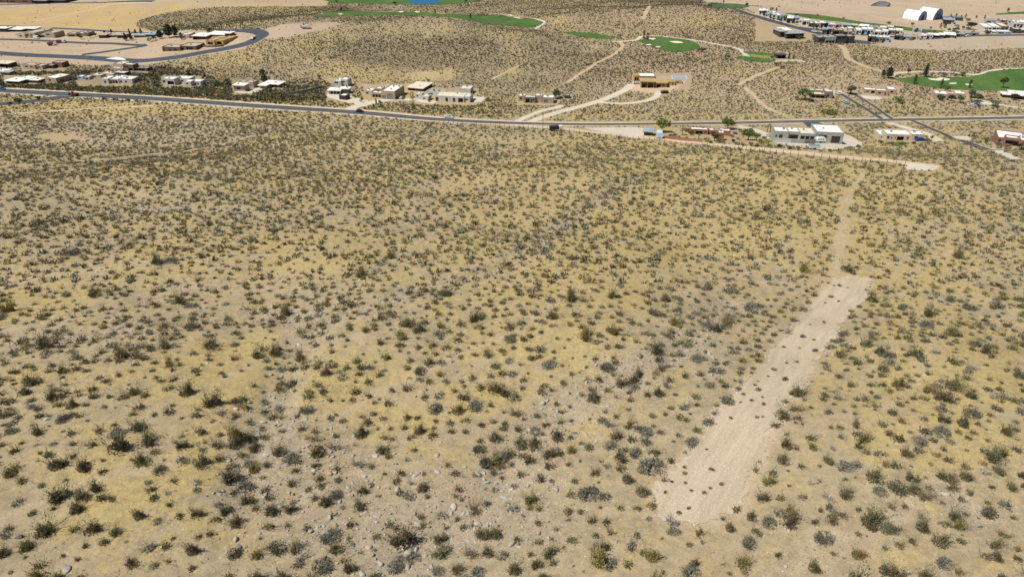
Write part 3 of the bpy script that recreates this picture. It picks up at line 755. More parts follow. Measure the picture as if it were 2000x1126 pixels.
HOUSE_FOOT = [(0, 48, 78, 66), (32, 56, 112, 80), (128, 60, 180, 76), (190, 62, 312, 80), (352, 60, 458, 92), (312, 82, 390, 104),
              (-5, 120, 26, 134), (42, 120, 128, 140), (-5, 136, 24, 148), (6, 148, 84, 166), (86, 146, 136, 164), (150, 148, 262, 170), (220, 122, 292, 144), (315, 148, 396, 171),
              (452, 154, 494, 186), (500, 157, 552, 176), (638, 152, 690, 199), (710, 164, 800, 200), (790, 163, 842, 180), (808, 172, 932, 206), (1008, 183, 1092, 206), (1100, 184, 1116, 196),
              (1234, 143, 1350, 176), (1250, 248, 1302, 276), (1296, 248, 1440, 280), (1506, 242, 1650, 284), (1590, 268, 1616, 284), (1578, 284, 1606, 295), (1710, 252, 1808, 279), (1938, 252, 2060, 292),
              (1574, 172, 1630, 194), (1684, 168, 1756, 192), (1818, 175, 1892, 198), (1950, 175, 2060, 198), (1512, 102, 1540, 118), (1475, 16, 2060, 82), (1756, 15, 1840, 45), (1075, 246, 1098, 256),
              (1288, 174, 1310, 187), (695, 214, 712, 222), (868, 224, 884, 232), (584, 44, 602, 56)]
for a, b, c, d in HOUSE_FOOT: pxpoly([(a, b), (c, b), (c, d), (a, d)])

DENSE_PX = [(120, 160, 330, 22, .7), (420, 190, 260, 14, .6), (560, 180, 120, 12, .5), (300, 140, 90, 10, .5), (200, 305, 240, 30, .18), (480, 250, 160, 40, .2), (180, 250, 160, 20, .12),
            (800, 85, 220, 16, .5), (950, 110, 150, 20, .4), (1480, 70, 110, 25, .45), (1250, 120, 130, 20, .4), (1800, 175, 90, 12, .3), (1500, 160, 90, 20, .25), (420, 60, 100, 10, .3),
            (650, 330, 200, 60, .1), (380, 360, 300, 60, .06), (1880, 560, 160, 90, .12), (1000, 540, 100, 40, .1), (760, 600, 160, 40, .15), (980, 205, 140, 10, .35), (760, 212, 160, 8, .3), (1450, 290, 60, 6, .3)]
BARE_PX = [(250, 208, 260, 12, .6), (120, 268, 50, 9, .9), (840, 148, 60, 12, .9), (470, 715, 60, 50, .5), (220, 980, 100, 50, .45), (110, 600, 110, 20, .3), (1655, 430, 15, 110, .6), (1638, 512, 24, 20, .8),
           (1420, 1080, 90, 30, .5), (1560, 1090, 90, 40, .3), (1850, 1060, 60, 30, .3), (1060, 275, 60, 7, .5), (420, 40, 60, 5, .2), (960, 175, 80, 5, .3), (860, 900, 50, 25, .4), (1170, 560, 40, 14, .5)]

def scatter(y0, y1, cell):
    """jittered grid over the visible wedge"""
    out = []
    ys = np.arange(y0, y1, cell)
    for y in ys:
        xm = 42 + .86 * y
        xs = np.arange(-xm, xm, cell)
        out.append(np.column_stack([xs + (cell * .5 if int(round(y / cell)) % 2 else 0), np.full(len(xs), y)]))
    p = np.vstack(out)
    return p + rng.uniform(-.38, .38, p.shape) * cell

def grow(p, base_keep, near):
    z = h0(p[:, 0], p[:, 1])
    px, py, dep = project(np.column_stack([p, z]))
    keep = (px > -160) & (px < 2160) & (py > -25) & (py < 1200)
    p, px, py, z, dep = p[keep], px[keep], py[keep], z[keep], dep[keep]
    clump = (vnoise(p[:, 0], p[:, 1], 9, 81) - .5) * .24 + (vnoise(p[:, 0], p[:, 1], 30, 82) - .5) * .22 + (vnoise(p[:, 0], p[:, 1], 70, 83) - .5) * .5 * (p[:, 1] > 380)
    k = base_keep + clump + blobs(px, py, DENSE_PX) - blobs(px, py, BARE_PX)
    wm = wash_field(p[:, 0], p[:, 1])[0]
    k = k + .12 * wm * (p[:, 1] < 330) + (.06 * smooth(620, 800, py) - .12 * (1 - smooth(300, 470, py))) * (p[:, 1] < 372)
    ok = rng.uniform(0, 1, len(p)) < k
    for poly in KEEP_OUT:
        lo = poly.min(0); hi = poly.max(0)
        c = ok & (px >= lo[0]) & (px <= hi[0]) & (py >= lo[1]) & (py <= hi[1])
        if c.any():
            ii = np.nonzero(c)[0]
            ok[ii[in_poly(px[ii], py[ii], poly)]] = False
    for poly, c_ in ZONES[:7]:
        ii = np.nonzero(ok)[0]
        ins = in_poly(px[ii], py[ii], poly)
        ok[ii[ins & (rng.uniform(0, 1, len(ii)) < .985)]] = False
    for poly, c_ in ZONES[11:13]:
        ii = np.nonzero(ok)[0]
        ok[ii[in_poly(px[ii], py[ii], poly) & (rng.uniform(0, 1, len(ii)) < .8)]] = False
    # the graded strip stays clear
    ii = np.nonzero(ok)[0]
    ok[ii[in_poly(p[ii, 0], p[ii, 1], STRIP_XY)]] = False
    ii = np.nonzero(ok)[0]
    ok[ii[(seg_dist(p[ii, 0], p[ii, 1], TRAIL_UP) < .9)]] = False
    p = p[ok]; px = px[ok]; py = py[ok]; wm = wm[ok]
    n = len(p)
    big = blobs(px, py, DENSE_PX)
    s = .82 * np.exp(rng.normal(0, .25, n)) * (1 + .13 * smooth(380, 520, py)) * (1 + .24 * (1 - smooth(380, 600, py))) * (1 + .08 * wm * (p[:, 1] < 330)) * np.where(rng.uniform(0, 1, n) < .02, 1.3, 1)
    s = np.where(p[:, 1] > 372, s * .72 * (1.0 + .55 * np.clip(big, 0, 1)), s)
    green = (p[:, 1] > 372) & (blobs(px, py, DENSE_PX[:4] + DENSE_PX[13:14] + DENSE_PX[17:19]) > .3)
    s = np.where(green & (rng.uniform(0, 1, n) < .6), s * rng.uniform(1.2, 2.1, n), s)
    s = np.where(rng.uniform(0, 1, n) < .2, s * .5, s)
    s = np.clip(s, .25, 1.9)
    kk = rng.choice(len(KINDS), n, p=[.17, .17, .16, .15, .09, .07, .05, .08, .06])
    z = H(p[:, 0], p[:, 1])
    return np.column_stack([p, z]), s, kk, px, py

fg = grow(scatter(30, 372, 1.95), .80, True)
bg = grow(scatter(372, 860, 1.7), .84, False)
TINTS = {'olive': (.17, .155, .082), 'grey': (.185, .182, .14), 'brown': (.175, .14, .085), 'yellow': (.22, .185, .075), 'dark': (.13, .125, .078), 'green': (.115, .13, .052), 'ash': (.25, .225, .185)}
TN = list(TINTS)  # 'green' is used only for the watered belt by the houses
def tint_of(kk):
    r = rng.uniform(0, 1, len(kk))
    t = np.where(kk < 4, np.where(r < .55, 0, np.where(r < .72, 4, np.where(r < .86, 3, 2))), np.where(kk < 7, np.where(r < .75, 1, 4), np.where(r < .45, 2, np.where(r < .7, 3, 6))))
    return t

# the 300 shrubs that show largest are things of their own
pts, sz, kk, px, py = fg
tt = tint_of(kk)
app = sz / ((pts - CAM) @ FWD)
inside = (px > 4) & (px < 1996) & (py > 0) & (py < 1135)
order = np.argsort(-np.where(inside, app, 0))[:300]
near_mask = np.zeros(len(pts), bool); near_mask[order] = True
used_labels = set()
def pos_phrase(x, y):
    return '%d percent across, %d percent down' % (round(min(max(x / 20, 0), 100)), round(min(max(y / 11.26, 0), 100)))
def unique(lab_fn):
    for a in range(9):
        l = lab_fn(a)
        if l not in used_labels:
            used_labels.add(l); return l
    used_labels.add(l); return l
PROTO_ME = []
for i, (V, T, tone) in enumerate(NEAR):
    o = obj_np('desert_shrub', V, T, M_LEAF); set_tone(o.data, tone); PROTO_ME.append(o)
_first = [True] * len(NEAR)
STRIP_PXA = np.array(STRIP_PX, float)
for q in order:
    k = kk[q]
    if _first[k]: o = PROTO_ME[k]; _first[k] = False
    else:
        o = PROTO_ME[k].copy(); COL.objects.link(o)
    s = sz[q]
    o.location = (pts[q, 0], pts[q, 1], pts[q, 2] - .02)
    o.rotation_euler = (rng.uniform(-.08, .08), rng.uniform(-.08, .08), rng.uniform(0, 6.28))
    zf = {'vase': rng.uniform(.95, 1.25), 'dome': rng.uniform(.75, 1.0), 'sparse': rng.uniform(.75, 1.05)}[KINDS[k]]
    o.scale = (s * rng.uniform(.88, 1.14), s * rng.uniform(.88, 1.14), s * zf)
    t = TN[tt[q]]; c = np.array(TINTS[t]) * rng.uniform(.8, 1.2)
    o.color = (*c, 1)
    size = 'large' if s > .98 else 'small' if s < .52 else 'mid sized'
    colour = {'olive': 'olive green', 'grey': 'grey green', 'brown': 'brown', 'yellow': 'yellow green', 'dark': 'dark green', 'ash': 'ash grey'}[t]
    form = {'vase': 'upright twiggy', 'dome': 'rounded', 'sparse': 'thin straggly'}[KINDS[k]]
    dpx = np.min(np.hypot(STRIP_PXA[:, 0] - px[q], STRIP_PXA[:, 1] - py[q]))
    where = ' by gravel strip' if dpx < 45 else ''
    x_, y_ = px[q], py[q] - s * .4 * F / float((pts[q] - CAM) @ FWD)
    lab = unique(lambda a: '%s %s %s bush%s, %s' % (size, colour, form, where, pos_phrase(x_ + (a % 3 - 1) * 8 * (a > 0), y_ + (a // 3) * 5)))
    tag(o, lab, 'shrub', 'desert shrubs dotted over the near slope')
for i, o in enumerate(PROTO_ME):
    if _first[i]: bpy.data.objects.remove(o)

def merge(sets):
    VV = []; TT = []; CC = []; NN = []; base = 0
    for pts, sz, kk, tt, protos in sets:
        for k in range(len(KINDS)):
            ii = np.nonzero(kk == k)[0]
            if not len(ii): continue
            V, T, tone = protos[k]
            a = rng.uniform(0, 2 * math.pi, len(ii)); ca = np.cos(a)[:, None]; sa = np.sin(a)[:, None]
            s = sz[ii][:, None]
            X = (V[None, :, 0] * ca - V[None, :, 1] * sa) * s * rng.uniform(.85, 1.2, (len(ii), 1))
            Y = (V[None, :, 0] * sa + V[None, :, 1] * ca) * s
            Z = V[None, :, 2] * s * rng.uniform(.75, 1.15, (len(ii), 1))
            W = np.stack([X + pts[ii, 0:1], Y + pts[ii, 1:2], Z + pts[ii, 2:3] - .03], -1)
            nv = len(V)
            VV.append(W.reshape(-1, 3))
            TT.append((T[None] + (np.arange(len(ii)) * nv)[:, None, None] + base).reshape(-1, 3))
            base += nv * len(ii)
            col = np.array([TINTS[TN[t]] for t in tt[ii]]) * rng.uniform(.75, 1.25, (len(ii), 1)) * (.72 if protos is TINY else 1)
            CC.append(np.repeat(col, nv, 0)); NN.append(np.tile(tone, len(ii)))
    return np.vstack(VV), np.vstack(TT), np.vstack(CC), np.concatenate(NN)
rest = ~near_mask
pyr = py
sets = []
for lo, hi, pr in ((560, 3000, MIDL), (-99, 560, FARL)):
    m = rest & (py >= lo) & (py < hi)
    sets.append((pts[m], sz[m], kk[m], tt[m], pr))
BELT = [[(-20, 166), (60, 166), (140, 166), (200, 169), (330, 172), (400, 172), (450, 186), (560, 177), (640, 190), (672, 209), (640, 213), (500, 202), (300, 188.5), (150, 180.5), (-20, 173)],
        [(128, 124), (215, 126), (225, 142), (180, 142), (130, 148), (85, 145), (25, 147), (25, 136), (110, 138)], [(268, 132), (330, 134), (320, 150), (265, 150), (246, 146)], [(560, 160), (640, 158), (640, 172), (560, 176)], [(395, 160), (455, 162), (450, 172), (398, 172)],
        [(800, 203), (1000, 206), (990, 232), (860, 224), (700, 212)], [(1880, 186), (1950, 184), (1950, 212), (1880, 206)], [(1880, 264), (1938, 262), (1936, 284), (1905, 280)], [(1480, 284), (1700, 294), (1700, 300), (1480, 290)],
        [(620, 216.5), (700, 222.5), (850, 235.5), (850, 239), (700, 226), (620, 219.5)], [(858, 236.8), (925, 240.6), (925, 244), (858, 240.5)]]
w_ = scatter(330, 470, 1.9); wz = h0(w_[:, 0], w_[:, 1]); wx_, wy_, _ = project(np.column_stack([w_, wz]))
inb = np.zeros(len(w_), bool); gb = np.zeros(len(w_), bool)
for i_, poly in enumerate(BELT):
    k_ = in_poly(wx_, wy_, poly); inb |= k_
    if i_ not in (5, 8, 9, 10): gb |= k_
for poly in KEEP_OUT: inb &= ~in_poly(wx_, wy_, poly)
inb &= rng.uniform(0, 1, len(w_)) < np.where(gb, .62, .45)
w_ = w_[inb]; gb = gb[inb]
bk = rng.choice([0, 1, 4, 5], len(w_))
bt = np.where(gb & (rng.uniform(0, 1, len(w_)) < .7), TN.index('green'), np.where(rng.uniform(0, 1, len(w_)) < .6, TN.index('dark'), TN.index('olive')))
sets.append((np.column_stack([w_, H(w_[:, 0], w_[:, 1])]), np.clip(1.05 * np.exp(rng.normal(0, .35, len(w_))), .5, 2.2), bk, bt, FARL))
sets.append((bg[0], bg[1], bg[2], tint_of(bg[2]), TINY))
V, T, C, Nn = merge(sets)
scrub = obj_np('desert_scrub', V, T, M_SCRUB)
set_tone(scrub.data, Nn)
a = scrub.data.attributes.new('tint', 'FLOAT_COLOR', 'POINT'); a.data.foreach_set('color', np.column_stack([C, np.ones(len(C))]).astype(np.float32).ravel())
tag(scrub, 'endless low creosote scrub covering the middle and far slopes', 'scrub', kind='stuff')
print('SHRUBS', len(pts), len(bg[0]), 'tris', len(T))

# ------------------------------------------------------------------ tufts on the graded strip
TUFT_PX = [(1640, 558), (1617, 553), (1629, 558), (1622, 580), (1612, 592), (1638, 589), (1656, 562), (1582, 634), (1610, 630), (1569, 658), (1590, 664), (1592, 686), (1530, 678), (1561, 680), (1536, 709), (1555, 707),
           (1511, 722), (1534, 742), (1500, 735), (1480, 745), (1475, 752), (1480, 762), (1452, 770), (1446, 786), (1468, 782), (1489, 776), (1492, 790), (1532, 785), (1490, 814), (1427, 817), (1478, 815),
           (1388, 917), (1394, 918), (1337, 912), (1337, 924), (1313, 941), (1339, 944), (1387, 953), (1300, 962), (1351, 959), (1376, 963), (1345, 992), (1327, 1003), (1410, 946), (1380, 878)]
tm = [obj_np('weed_tuft', *shrub_proto(600 + i, 'dome', 30, 2, .03, .17, 170)[:2], M_LEAF) for i in range(3)]
for i, o in enumerate(tm): set_tone(o.data, shrub_proto(600 + i, 'dome', 30, 2, .03, .17, 170)[2])
for i, (x, y) in enumerate(TUFT_PX):
    o = tm[i] if i < 3 else tm[i % 3].copy()
    if i >= 3: COL.objects.link(o)
    p = P(x, y); s = rng.uniform(.26, .42) * (1.7 if (x, y) in ((1640, 558), (1622, 580), (1569, 658), (1592, 686), (1511, 722), (1534, 742), (1480, 762), (1610, 630), (1532, 785)) else 1)
    o.location = (p[0], p[1], p[2] + .04); o.scale = (s, s, s * .9); o.rotation_euler = (0, 0, rng.uniform(0, 6))
    t = ('brown', 'yellow', 'dark')[i % 3]; o.color = (*TINTS[t], 1)
    tag(o, unique(lambda a: '%s weed tuft on the pale gravel strip, %s' % ({'brown': 'brown', 'yellow': 'yellowish', 'dark': 'dark'}[t], pos_phrase(x + a * 7, y))), 'weed tuft', 'weed tufts scattered over the gravel strip')

# ------------------------------------------------------------------ rocks
def rock_mesh(seed, flat, sub=2):
    r = np.random.default_rng(seed)
    bm = bmesh.new(); bmesh.ops.create_icosphere(bm, subdivisions=sub, radius=1)
    planes = [(lambda n: n / np.linalg.norm(n))(r.normal(size=3)) for _ in range(9)]
    offs = r.uniform(.32, .72, 9)
    for v in bm.verts:
        c = np.array(v.co)
        for n, o in zip(planes, offs):
            d = c @ n
            if d > o: c = c - n * (d - o)
        v.co = Vector((c[0] * r.uniform(.97, 1.03), c[1], c[2] * flat))
    V = np.array([tuple(v.co) for v in bm.verts]); bm.verts.ensure_lookup_table()
    T = np.array([[v.index for v in f.verts] for f in bm.faces]); bm.free()
    V = V * np.array([1, r.uniform(.6, .9), 1])
    return V, T
def rock_mat(name, attr):
    m = bpy.data.materials.new(name); m.use_nodes = True
    N = m.node_tree.nodes; L = m.node_tree.links
    b = N['Principled BSDF']; b.inputs['Roughness'].default_value = .92; b.inputs['Specular IOR Level'].default_value = .15
    if attr: a = N.new('ShaderNodeAttribute'); a.attribute_name = 'tint'
    else: a = N.new('ShaderNodeObjectInfo')
    tc = N.new('ShaderNodeTexCoord'); nz = N.new('ShaderNodeTexNoise'); nz.inputs['Scale'].default_value = 2.5; nz.inputs['Detail'].default_value = 6; nz.inputs['Roughness'].default_value = .7
    L.new(tc.outputs['Object'], nz.inputs['Vector'])
    mr = N.new('ShaderNodeMapRange'); mr.inputs[1].default_value = .3; mr.inputs[2].default_value = .7; mr.inputs[3].default_value = .6; mr.inputs[4].default_value = 1.2
    L.new(nz.outputs['Fac'], mr.inputs[0])
    vm = N.new('ShaderNodeVectorMath'); vm.operation = 'SCALE'; L.new(a.outputs['Color'], vm.inputs[0]); L.new(mr.outputs[0], vm.inputs['Scale'])
    L.new(vm.outputs[0], b.inputs['Base Color'])
    bp = N.new('ShaderNodeBump'); bp.inputs['Strength'].default_value = .6; bp.inputs['Distance'].default_value = .08
    L.new(nz.outputs['Fac'], bp.inputs['Height']); L.new(bp.outputs[0], b.inputs['Normal'])
    return m
M_ROCK = rock_mat('boulder_stone', False); M_RUBBLE = rock_mat('rubble_stone', True)
ROCK_C = {'pale grey': (.46, .43, .38), 'buff': (.46, .37, .27), 'dark grey': (.17, .165, .16), 'off white': (.53, .495, .43)}
RC = list(ROCK_C)
q = scatter(30, 250, .6)
zq = h0(q[:, 0], q[:, 1]); qx, qy, qd = project(np.column_stack([q, zq]))
f_ = fields(q[:, 0], q[:, 1], zq)[3]
pk = np.clip((f_ - .25) * 1.1, 0, .8) + .008
pk = np.where(in_poly(q[:, 0], q[:, 1], STRIP_XY), .1, pk)
pk = np.where(seg_dist(q[:, 0], q[:, 1], np.vstack([STRIP_XY, STRIP_XY[:1]])) < .7, .35, pk)
ok = (rng.uniform(0, 1, len(q)) < pk) & (qx > -20) & (qx < 2020) & (qy < 1150)
q = q[ok]; f_ = f_[ok]; qx = qx[ok]; qy = qy[ok]
rs = np.clip(.165 * np.exp(rng.normal(0, .55, len(q))), .06, .6)
strip_in = in_poly(q[:, 0], q[:, 1], STRIP_XY); rs = np.where(strip_in, np.minimum(rs, .12), rs)
# boulders the photo shows clearly
BOULD = [(37, 1049, .95, 'dark grey'), (128, 1110, 1.0, 'pale grey'), (633, 1040, .75, 'pale grey'), (735, 1019, .6, 'off white'), (756, 1019, .55, 'off white'), (654, 1035, .45, 'pale grey'), (632, 1092, .85, 'dark grey'), (742, 1095, .8, 'off white'),
         (687, 1062, .6, 'dark grey'), (946, 923, .6, 'off white'), (985, 966, 1.0, 'pale grey'), (1088, 956, .9, 'buff'), (908, 911, .5, 'pale grey'), (960, 905, .4, 'pale grey'), (372, 945, .35, 'off white'), (283, 653, .6, 'off white'),
         (365, 625, .6, 'off white'), (390, 603, .7, 'dark grey'), (258, 622, .5, 'pale grey'), (145, 408, .9, 'off white'), (205, 410, 1.0, 'pale grey'), (240, 411, .9, 'off white'), (282, 406, 1.0, 'off white'), (262, 412, .8, 'pale grey'), (300, 414, .7, 'pale grey'),
         (335, 416, .6, 'pale grey'), (1046, 850, .5, 'off white'), (1049, 848, .4, 'pale grey'), (1257, 701, .5, 'off white'), (1324, 701, .4, 'off white'), (1283, 752, .4, 'off white'), (1405, 814, .45, 'off white'), (954, 706, .6, 'off white'),
         (810, 745, .5, 'pale grey'), (1985, 991, .5, 'off white'), (1839, 1003, .35, 'off white'), (1756, 1036, .3, 'off white'), (1967, 1002, .35, 'pale grey'), (1540, 1037, .5, 'off white'), (1356, 1022, .5, 'off white'), (1205, 1057, .55, 'pale grey'),
         (1258, 1044, .55, 'pale grey'), (610, 1015, .5, 'pale grey'), (590, 1000, .4, 'off white'), (510, 1088, .45, 'pale grey'), (880, 1000, .45, 'pale grey'), (820, 1090, .45, 'dark grey'), (830, 1100, .4, 'dark grey'), (1120, 1105, .5, 'dark grey'),
         (1035, 835, .5, 'off white'), (1142, 950, .35, 'off white'), (985, 850, .45, 'pale grey'), (1010, 870, .4, 'pale grey'), (575, 705, .45, 'off white'), (585, 738, .5, 'pale grey')]
bp = PP([(x, y) for x, y, s, c in BOULD])
allp = np.vstack([bp[:, :2], q]); alls = np.r_[[s * .62 for x, y, s, c in BOULD], rs]
allx = np.r_[[b[0] for b in BOULD], qx]; ally = np.r_[[b[1] for b in BOULD], qy]
allc = np.r_[[RC.index(b[3]) for b in BOULD], rng.choice(4, len(q), p=[.36, .28, .12, .24])]
allz = H(allp[:, 0], allp[:, 1])
dep_r = (np.column_stack([allp, allz]) - CAM) @ FWD
apr = alls / dep_r * np.where((allx > 3) & (allx < 1997) & (ally > 0) & (ally < 1128), 1, 0)
apr[:len(BOULD)] += 1
od = np.argsort(-apr)[:300]
RM = [rock_mesh(50 + i, f) for i, f in enumerate((.55, .7, .45, .62, .8, .5))]
RO = [obj_np('boulder', V, T, M_ROCK) for V, T in RM]
_f = [True] * 6
for i in od:
    k = int(rng.integers(6))
    if _f[k]: o = RO[k]; _f[k] = False
    else: o = RO[k].copy(); COL.objects.link(o)
    s = alls[i]
    o.location = (allp[i, 0], allp[i, 1], allz[i] + s * .05); o.rotation_euler = (rng.uniform(-.25, .25), rng.uniform(-.25, .25), rng.uniform(0, 6.28))
    o.scale = (s * rng.uniform(.9, 1.4), s, s * rng.uniform(.8, 1.1))
    cn = RC[allc[i]]; o.color = (*(np.array(ROCK_C[cn]) * rng.uniform(.85, 1.1)), 1)
    x_, y_ = allx[i], ally[i]
    szn = 'large' if s > .4 else 'small' if s < .24 else 'mid sized'
    tag(o, unique(lambda a: '%s %s angular rock on stony ground, %s' % (szn, cn, pos_phrase(x_ + (a % 3) * 7, y_ + (a // 3) * 6))), 'rock', 'angular rocks strewn over the near slope')
for i, o in enumerate(RO):
    if _f[i]: bpy.data.objects.remove(o)
rm = np.ones(len(allp), bool); rm[od] = False
SM = [rock_mesh(90 + i, .6, 1) for i in range(5)]
VV = []; TT = []; CC = []; base = 0
kx = rng.integers(0, 5, len(allp))
for k in range(5):
    ii = np.nonzero(rm & (kx == k))[0]
    V, T = SM[k]; a = rng.uniform(0, 6.28, len(ii)); ca = np.cos(a)[:, None]; sa = np.sin(a)[:, None]; s = alls[ii][:, None]
    W = np.stack([(V[None, :, 0] * ca - V[None, :, 1] * sa) * s * 1.2 + allp[ii, 0:1], (V[None, :, 0] * sa + V[None, :, 1] * ca) * s + allp[ii, 1:2], V[None, :, 2] * s + allz[ii][:, None] + s * .15], -1)
    VV.append(W.reshape(-1, 3)); TT.append((T[None] + (np.arange(len(ii)) * len(V))[:, None, None] + base).reshape(-1, 3)); base += len(V) * len(ii)
    CC.append(np.repeat(np.array([ROCK_C[RC[c]] for c in allc[ii]]) * rng.uniform(.8, 1.1, (len(ii), 1)), len(V), 0))
V = np.vstack(VV); T = np.vstack(TT); C = np.vstack(CC)
rub = obj_np('rubble', V, T, M_RUBBLE)
a = rub.data.attributes.new('tint', 'FLOAT_COLOR', 'POINT'); a.data.foreach_set('color', np.column_stack([C, np.ones(len(C))]).astype(np.float32).ravel())
tag(rub, 'loose small stones littering the rocky ground', 'rubble', kind='stuff')
print('ROCKS', len(allp))

# ------------------------------------------------------------------ dry grass tufts on the near slope
g_ = scatter(30, 230, .75)
gz = h0(g_[:, 0], g_[:, 1]); gx_, gy_, gd_ = project(np.column_stack([g_, gz]))
gf = fields(g_[:, 0], g_[:, 1], gz)[2]
ok = (rng.uniform(0, 1, len(g_)) < np.clip(.12 + .75 * gf, .05, .8) * np.clip((vnoise(g_[:, 0], g_[:, 1], 4, 88) - .2) * 1.6, 0.05, 1)) & (gx_ > -30) & (gx_ < 2030) & (gy_ < 1160) & ~in_poly(g_[:, 0], g_[:, 1], STRIP_XY)
g_ = g_[ok]; n = len(g_); gz = H(g_[:, 0], g_[:, 1])
nb = 7
az = rng.uniform(0, 6.28, (n, nb)); ln = rng.uniform(.12, .34, (n, nb)); el = rng.uniform(.3, 1.3, (n, nb))
bx = g_[:, 0:1] + rng.normal(0, .11, (n, nb)); by = g_[:, 1:2] + rng.normal(0, .11, (n, nb)); bz = gz[:, None] - .02
dx_ = np.cos(az) * np.cos(el) * ln; dy_ = np.sin(az) * np.cos(el) * ln; dz_ = np.sin(el) * ln
sx_ = -np.sin(az) * .028; sy_ = np.cos(az) * .028
A_ = np.stack([bx - sx_, by - sy_, bz + 0 * bx], -1); B_ = np.stack([bx + sx_, by + sy_, bz + 0 * bx], -1); C_ = np.stack([bx + dx_, by + dy_, bz + dz_], -1)
V = np.stack([A_, B_, C_], 2).reshape(-1, 3); T = np.arange(len(V)).reshape(-1, 3)
gr = obj_np('dry_grass', V, T, M_SCRUB)
set_tone(gr.data, np.repeat(rng.uniform(.8, 1.2, n), nb * 3))
cc = np.where(rng.uniform(0, 1, (n, 1)) < .7, np.array([[.40, .32, .15]]), np.array([[.27, .225, .13]]))
cc = np.repeat(np.column_stack([cc, np.ones(n)]), nb * 3, 0)
a = gr.data.attributes.new('tint', 'FLOAT_COLOR', 'POINT'); a.data.foreach_set('color', cc.astype(np.float32).ravel())
tag(gr, 'short dry straw coloured grass between the near shrubs', 'dry grass', kind='stuff')
print('GRASS', n)

# ------------------------------------------------------------------ buildings
class Pieces(MB): pass

def wall_mesh(w, d, h, base, feats, par=.35, th=.3):
    """four walls; the front one is pieced round its openings"""
    m = MB()
    ops = sorted([(max(th + .05, f[1] * w), min(w - th - .05, f[2] * w), f[3] * h, f[4] * h) for f in feats], key=lambda q: q[0])
    x = 0.0
    top = h + par
    for a, b, z0, z1 in ops:
        if a < x + .02: a = x + .02
        if b <= a: continue
        m.box(x, a, 0, th, -base, top)
        if z1 < top - .05: m.box(a, b, 0, th, z1, top)
        m.box(a, b, 0, th, -base, max(z0, -base + .1))
        x = b
    m.box(x, w, 0, th, -base, top)
    m.box(0, th, th, d - th, -base, top); m.box(w - th, w, th, d - th, -base, top)
    m.box(0, w, d - th, d, -base, top)
    return m

def block(root, x, y, w, d, h, wk, rk, feats, side=(), roof='par', base=2.5, z=0.0, clutter=0, sd=0):
    loc = (x, y, z)
    rr = random.Random(sd)
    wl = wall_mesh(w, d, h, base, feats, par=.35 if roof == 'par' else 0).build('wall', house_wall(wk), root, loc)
    rb = MB()
    if roof == 'par': rb.box(.3, w - .3, .3, d - .3, h - .12, h + .1)
    else: rb.box(-.6, w + .6, -.9, d + .5, h, h + .35)
    ro = rb.build('roof', roof_mat(rk), root, loc)
    if clutter:
        for _ in range(clutter):
            cx = rr.uniform(.2, .8) * w; cy = rr.uniform(.25, .75) * d
            q = rr.uniform(.35, .7)
            MB().box(cx, cx + q * 1.6, cy, cy + q * 1.3, h + .1 if roof == 'par' else h + .35, h + .35 + q).build('roof_unit', M_STEEL, ro)
    if roof == 'par' and w > 5:
        cp = MB()
        cp.box(-.04, w + .04, -.04, .34, h + .35, h + .43); cp.box(-.04, w + .04, d - .34, d + .04, h + .35, h + .43)
        cp.box(-.04, .34, .34, d - .34, h + .35, h + .43); cp.box(w - .34, w + .04, .34, d - .34, h + .35, h + .43)
        cp.build('parapet_cap', house_wall(wk), root, loc)
    for f in feats:
        k = f[0]; a = max(.35, f[1] * w); b = min(w - .35, f[2] * w); z0 = f[3] * h; z1 = f[4] * h
        if b - a < .2: continue
        if k == 'w':
            fr = MB()
            t = .1
            fr.box(a, b, .08, .2, z0, z0 + t); fr.box(a, b, .08, .2, z1 - t, z1)
            fr.box(a, a + t, .08, .2, z0 + t, z1 - t); fr.box(b - t, b, .08, .2, z0 + t, z1 - t)
            if b - a > 1.6: fr.box((a + b) / 2 - .05, (a + b) / 2 + .05, .08, .2, z0 + t, z1 - t)
            wo = fr.build('window', M_TRIM, root, loc)
            MB().box(a + t, b - t, .13, .16, z0 + t, z1 - t).build('pane', M_GLASS, wo)
        elif k in ('g', 'gd'):
            gm = M_GDOOR if k == 'g' else M_GDOORD
            gb = MB(); n = 4
            for i in range(n):
                gb.box(a, b, .16, .22, z0 + (z1 - z0) * i / n + .015, z0 + (z1 - z0) * (i + 1) / n - .015)
            gb.box(a, b, .23, .26, z0, z1)
            gb.build('garage_door', gm, root, loc)
        elif k == 'd':
            dm = MB().box(a, b, .15, .22, z0, z1).build('door', M_DOOR, root, loc)
            MB().box(b - .18, b - .1, .08, .15, 1.0, 1.15).build('handle', M_STEEL, dm)
        elif k == 'p':
            dp = min(3.2, d * .55)
            pb = MB().box(a - .02, b + .02, dp, dp + .15, -.4, h - .15)
            pb.box(a, b, .3, dp, -.5, .02)
            pb.build('porch', house_wall(wk), root, loc)
            if b - a > 2:
                wb = MB(); wb.box(a + .5, b - .5, dp - .08, dp - .02, .15, h * .8)
                wb.build('patio_door', M_GLASS, root, loc)
            if b - a > 5:
                for i in (1, 2):
                    xx = a + (b - a) * i / 3
                    MB().box(xx - .15, xx + .15, .04, .26, z0, z1).build('post', house_wall(wk), root, loc)
    for f in side:            # windows on the right (R) or left (L) end wall, set proud of it
        s, u0, u1, z0, z1 = f
        a, b = u0 * d, u1 * d; x0 = w + .01 if s == 'R' else -.07
        wo = MB().box(x0, x0 + .06, a, b, z0 * h, z1 * h).build('window', M_TRIM, root, loc)
        x0 = x0 + .05 if s == 'R' else x0 - .02
        MB().box(x0, x0 + .03, a + .08, b - .08, z0 * h + .08, z1 * h - .08).build('pane', M_GLASS, wo)

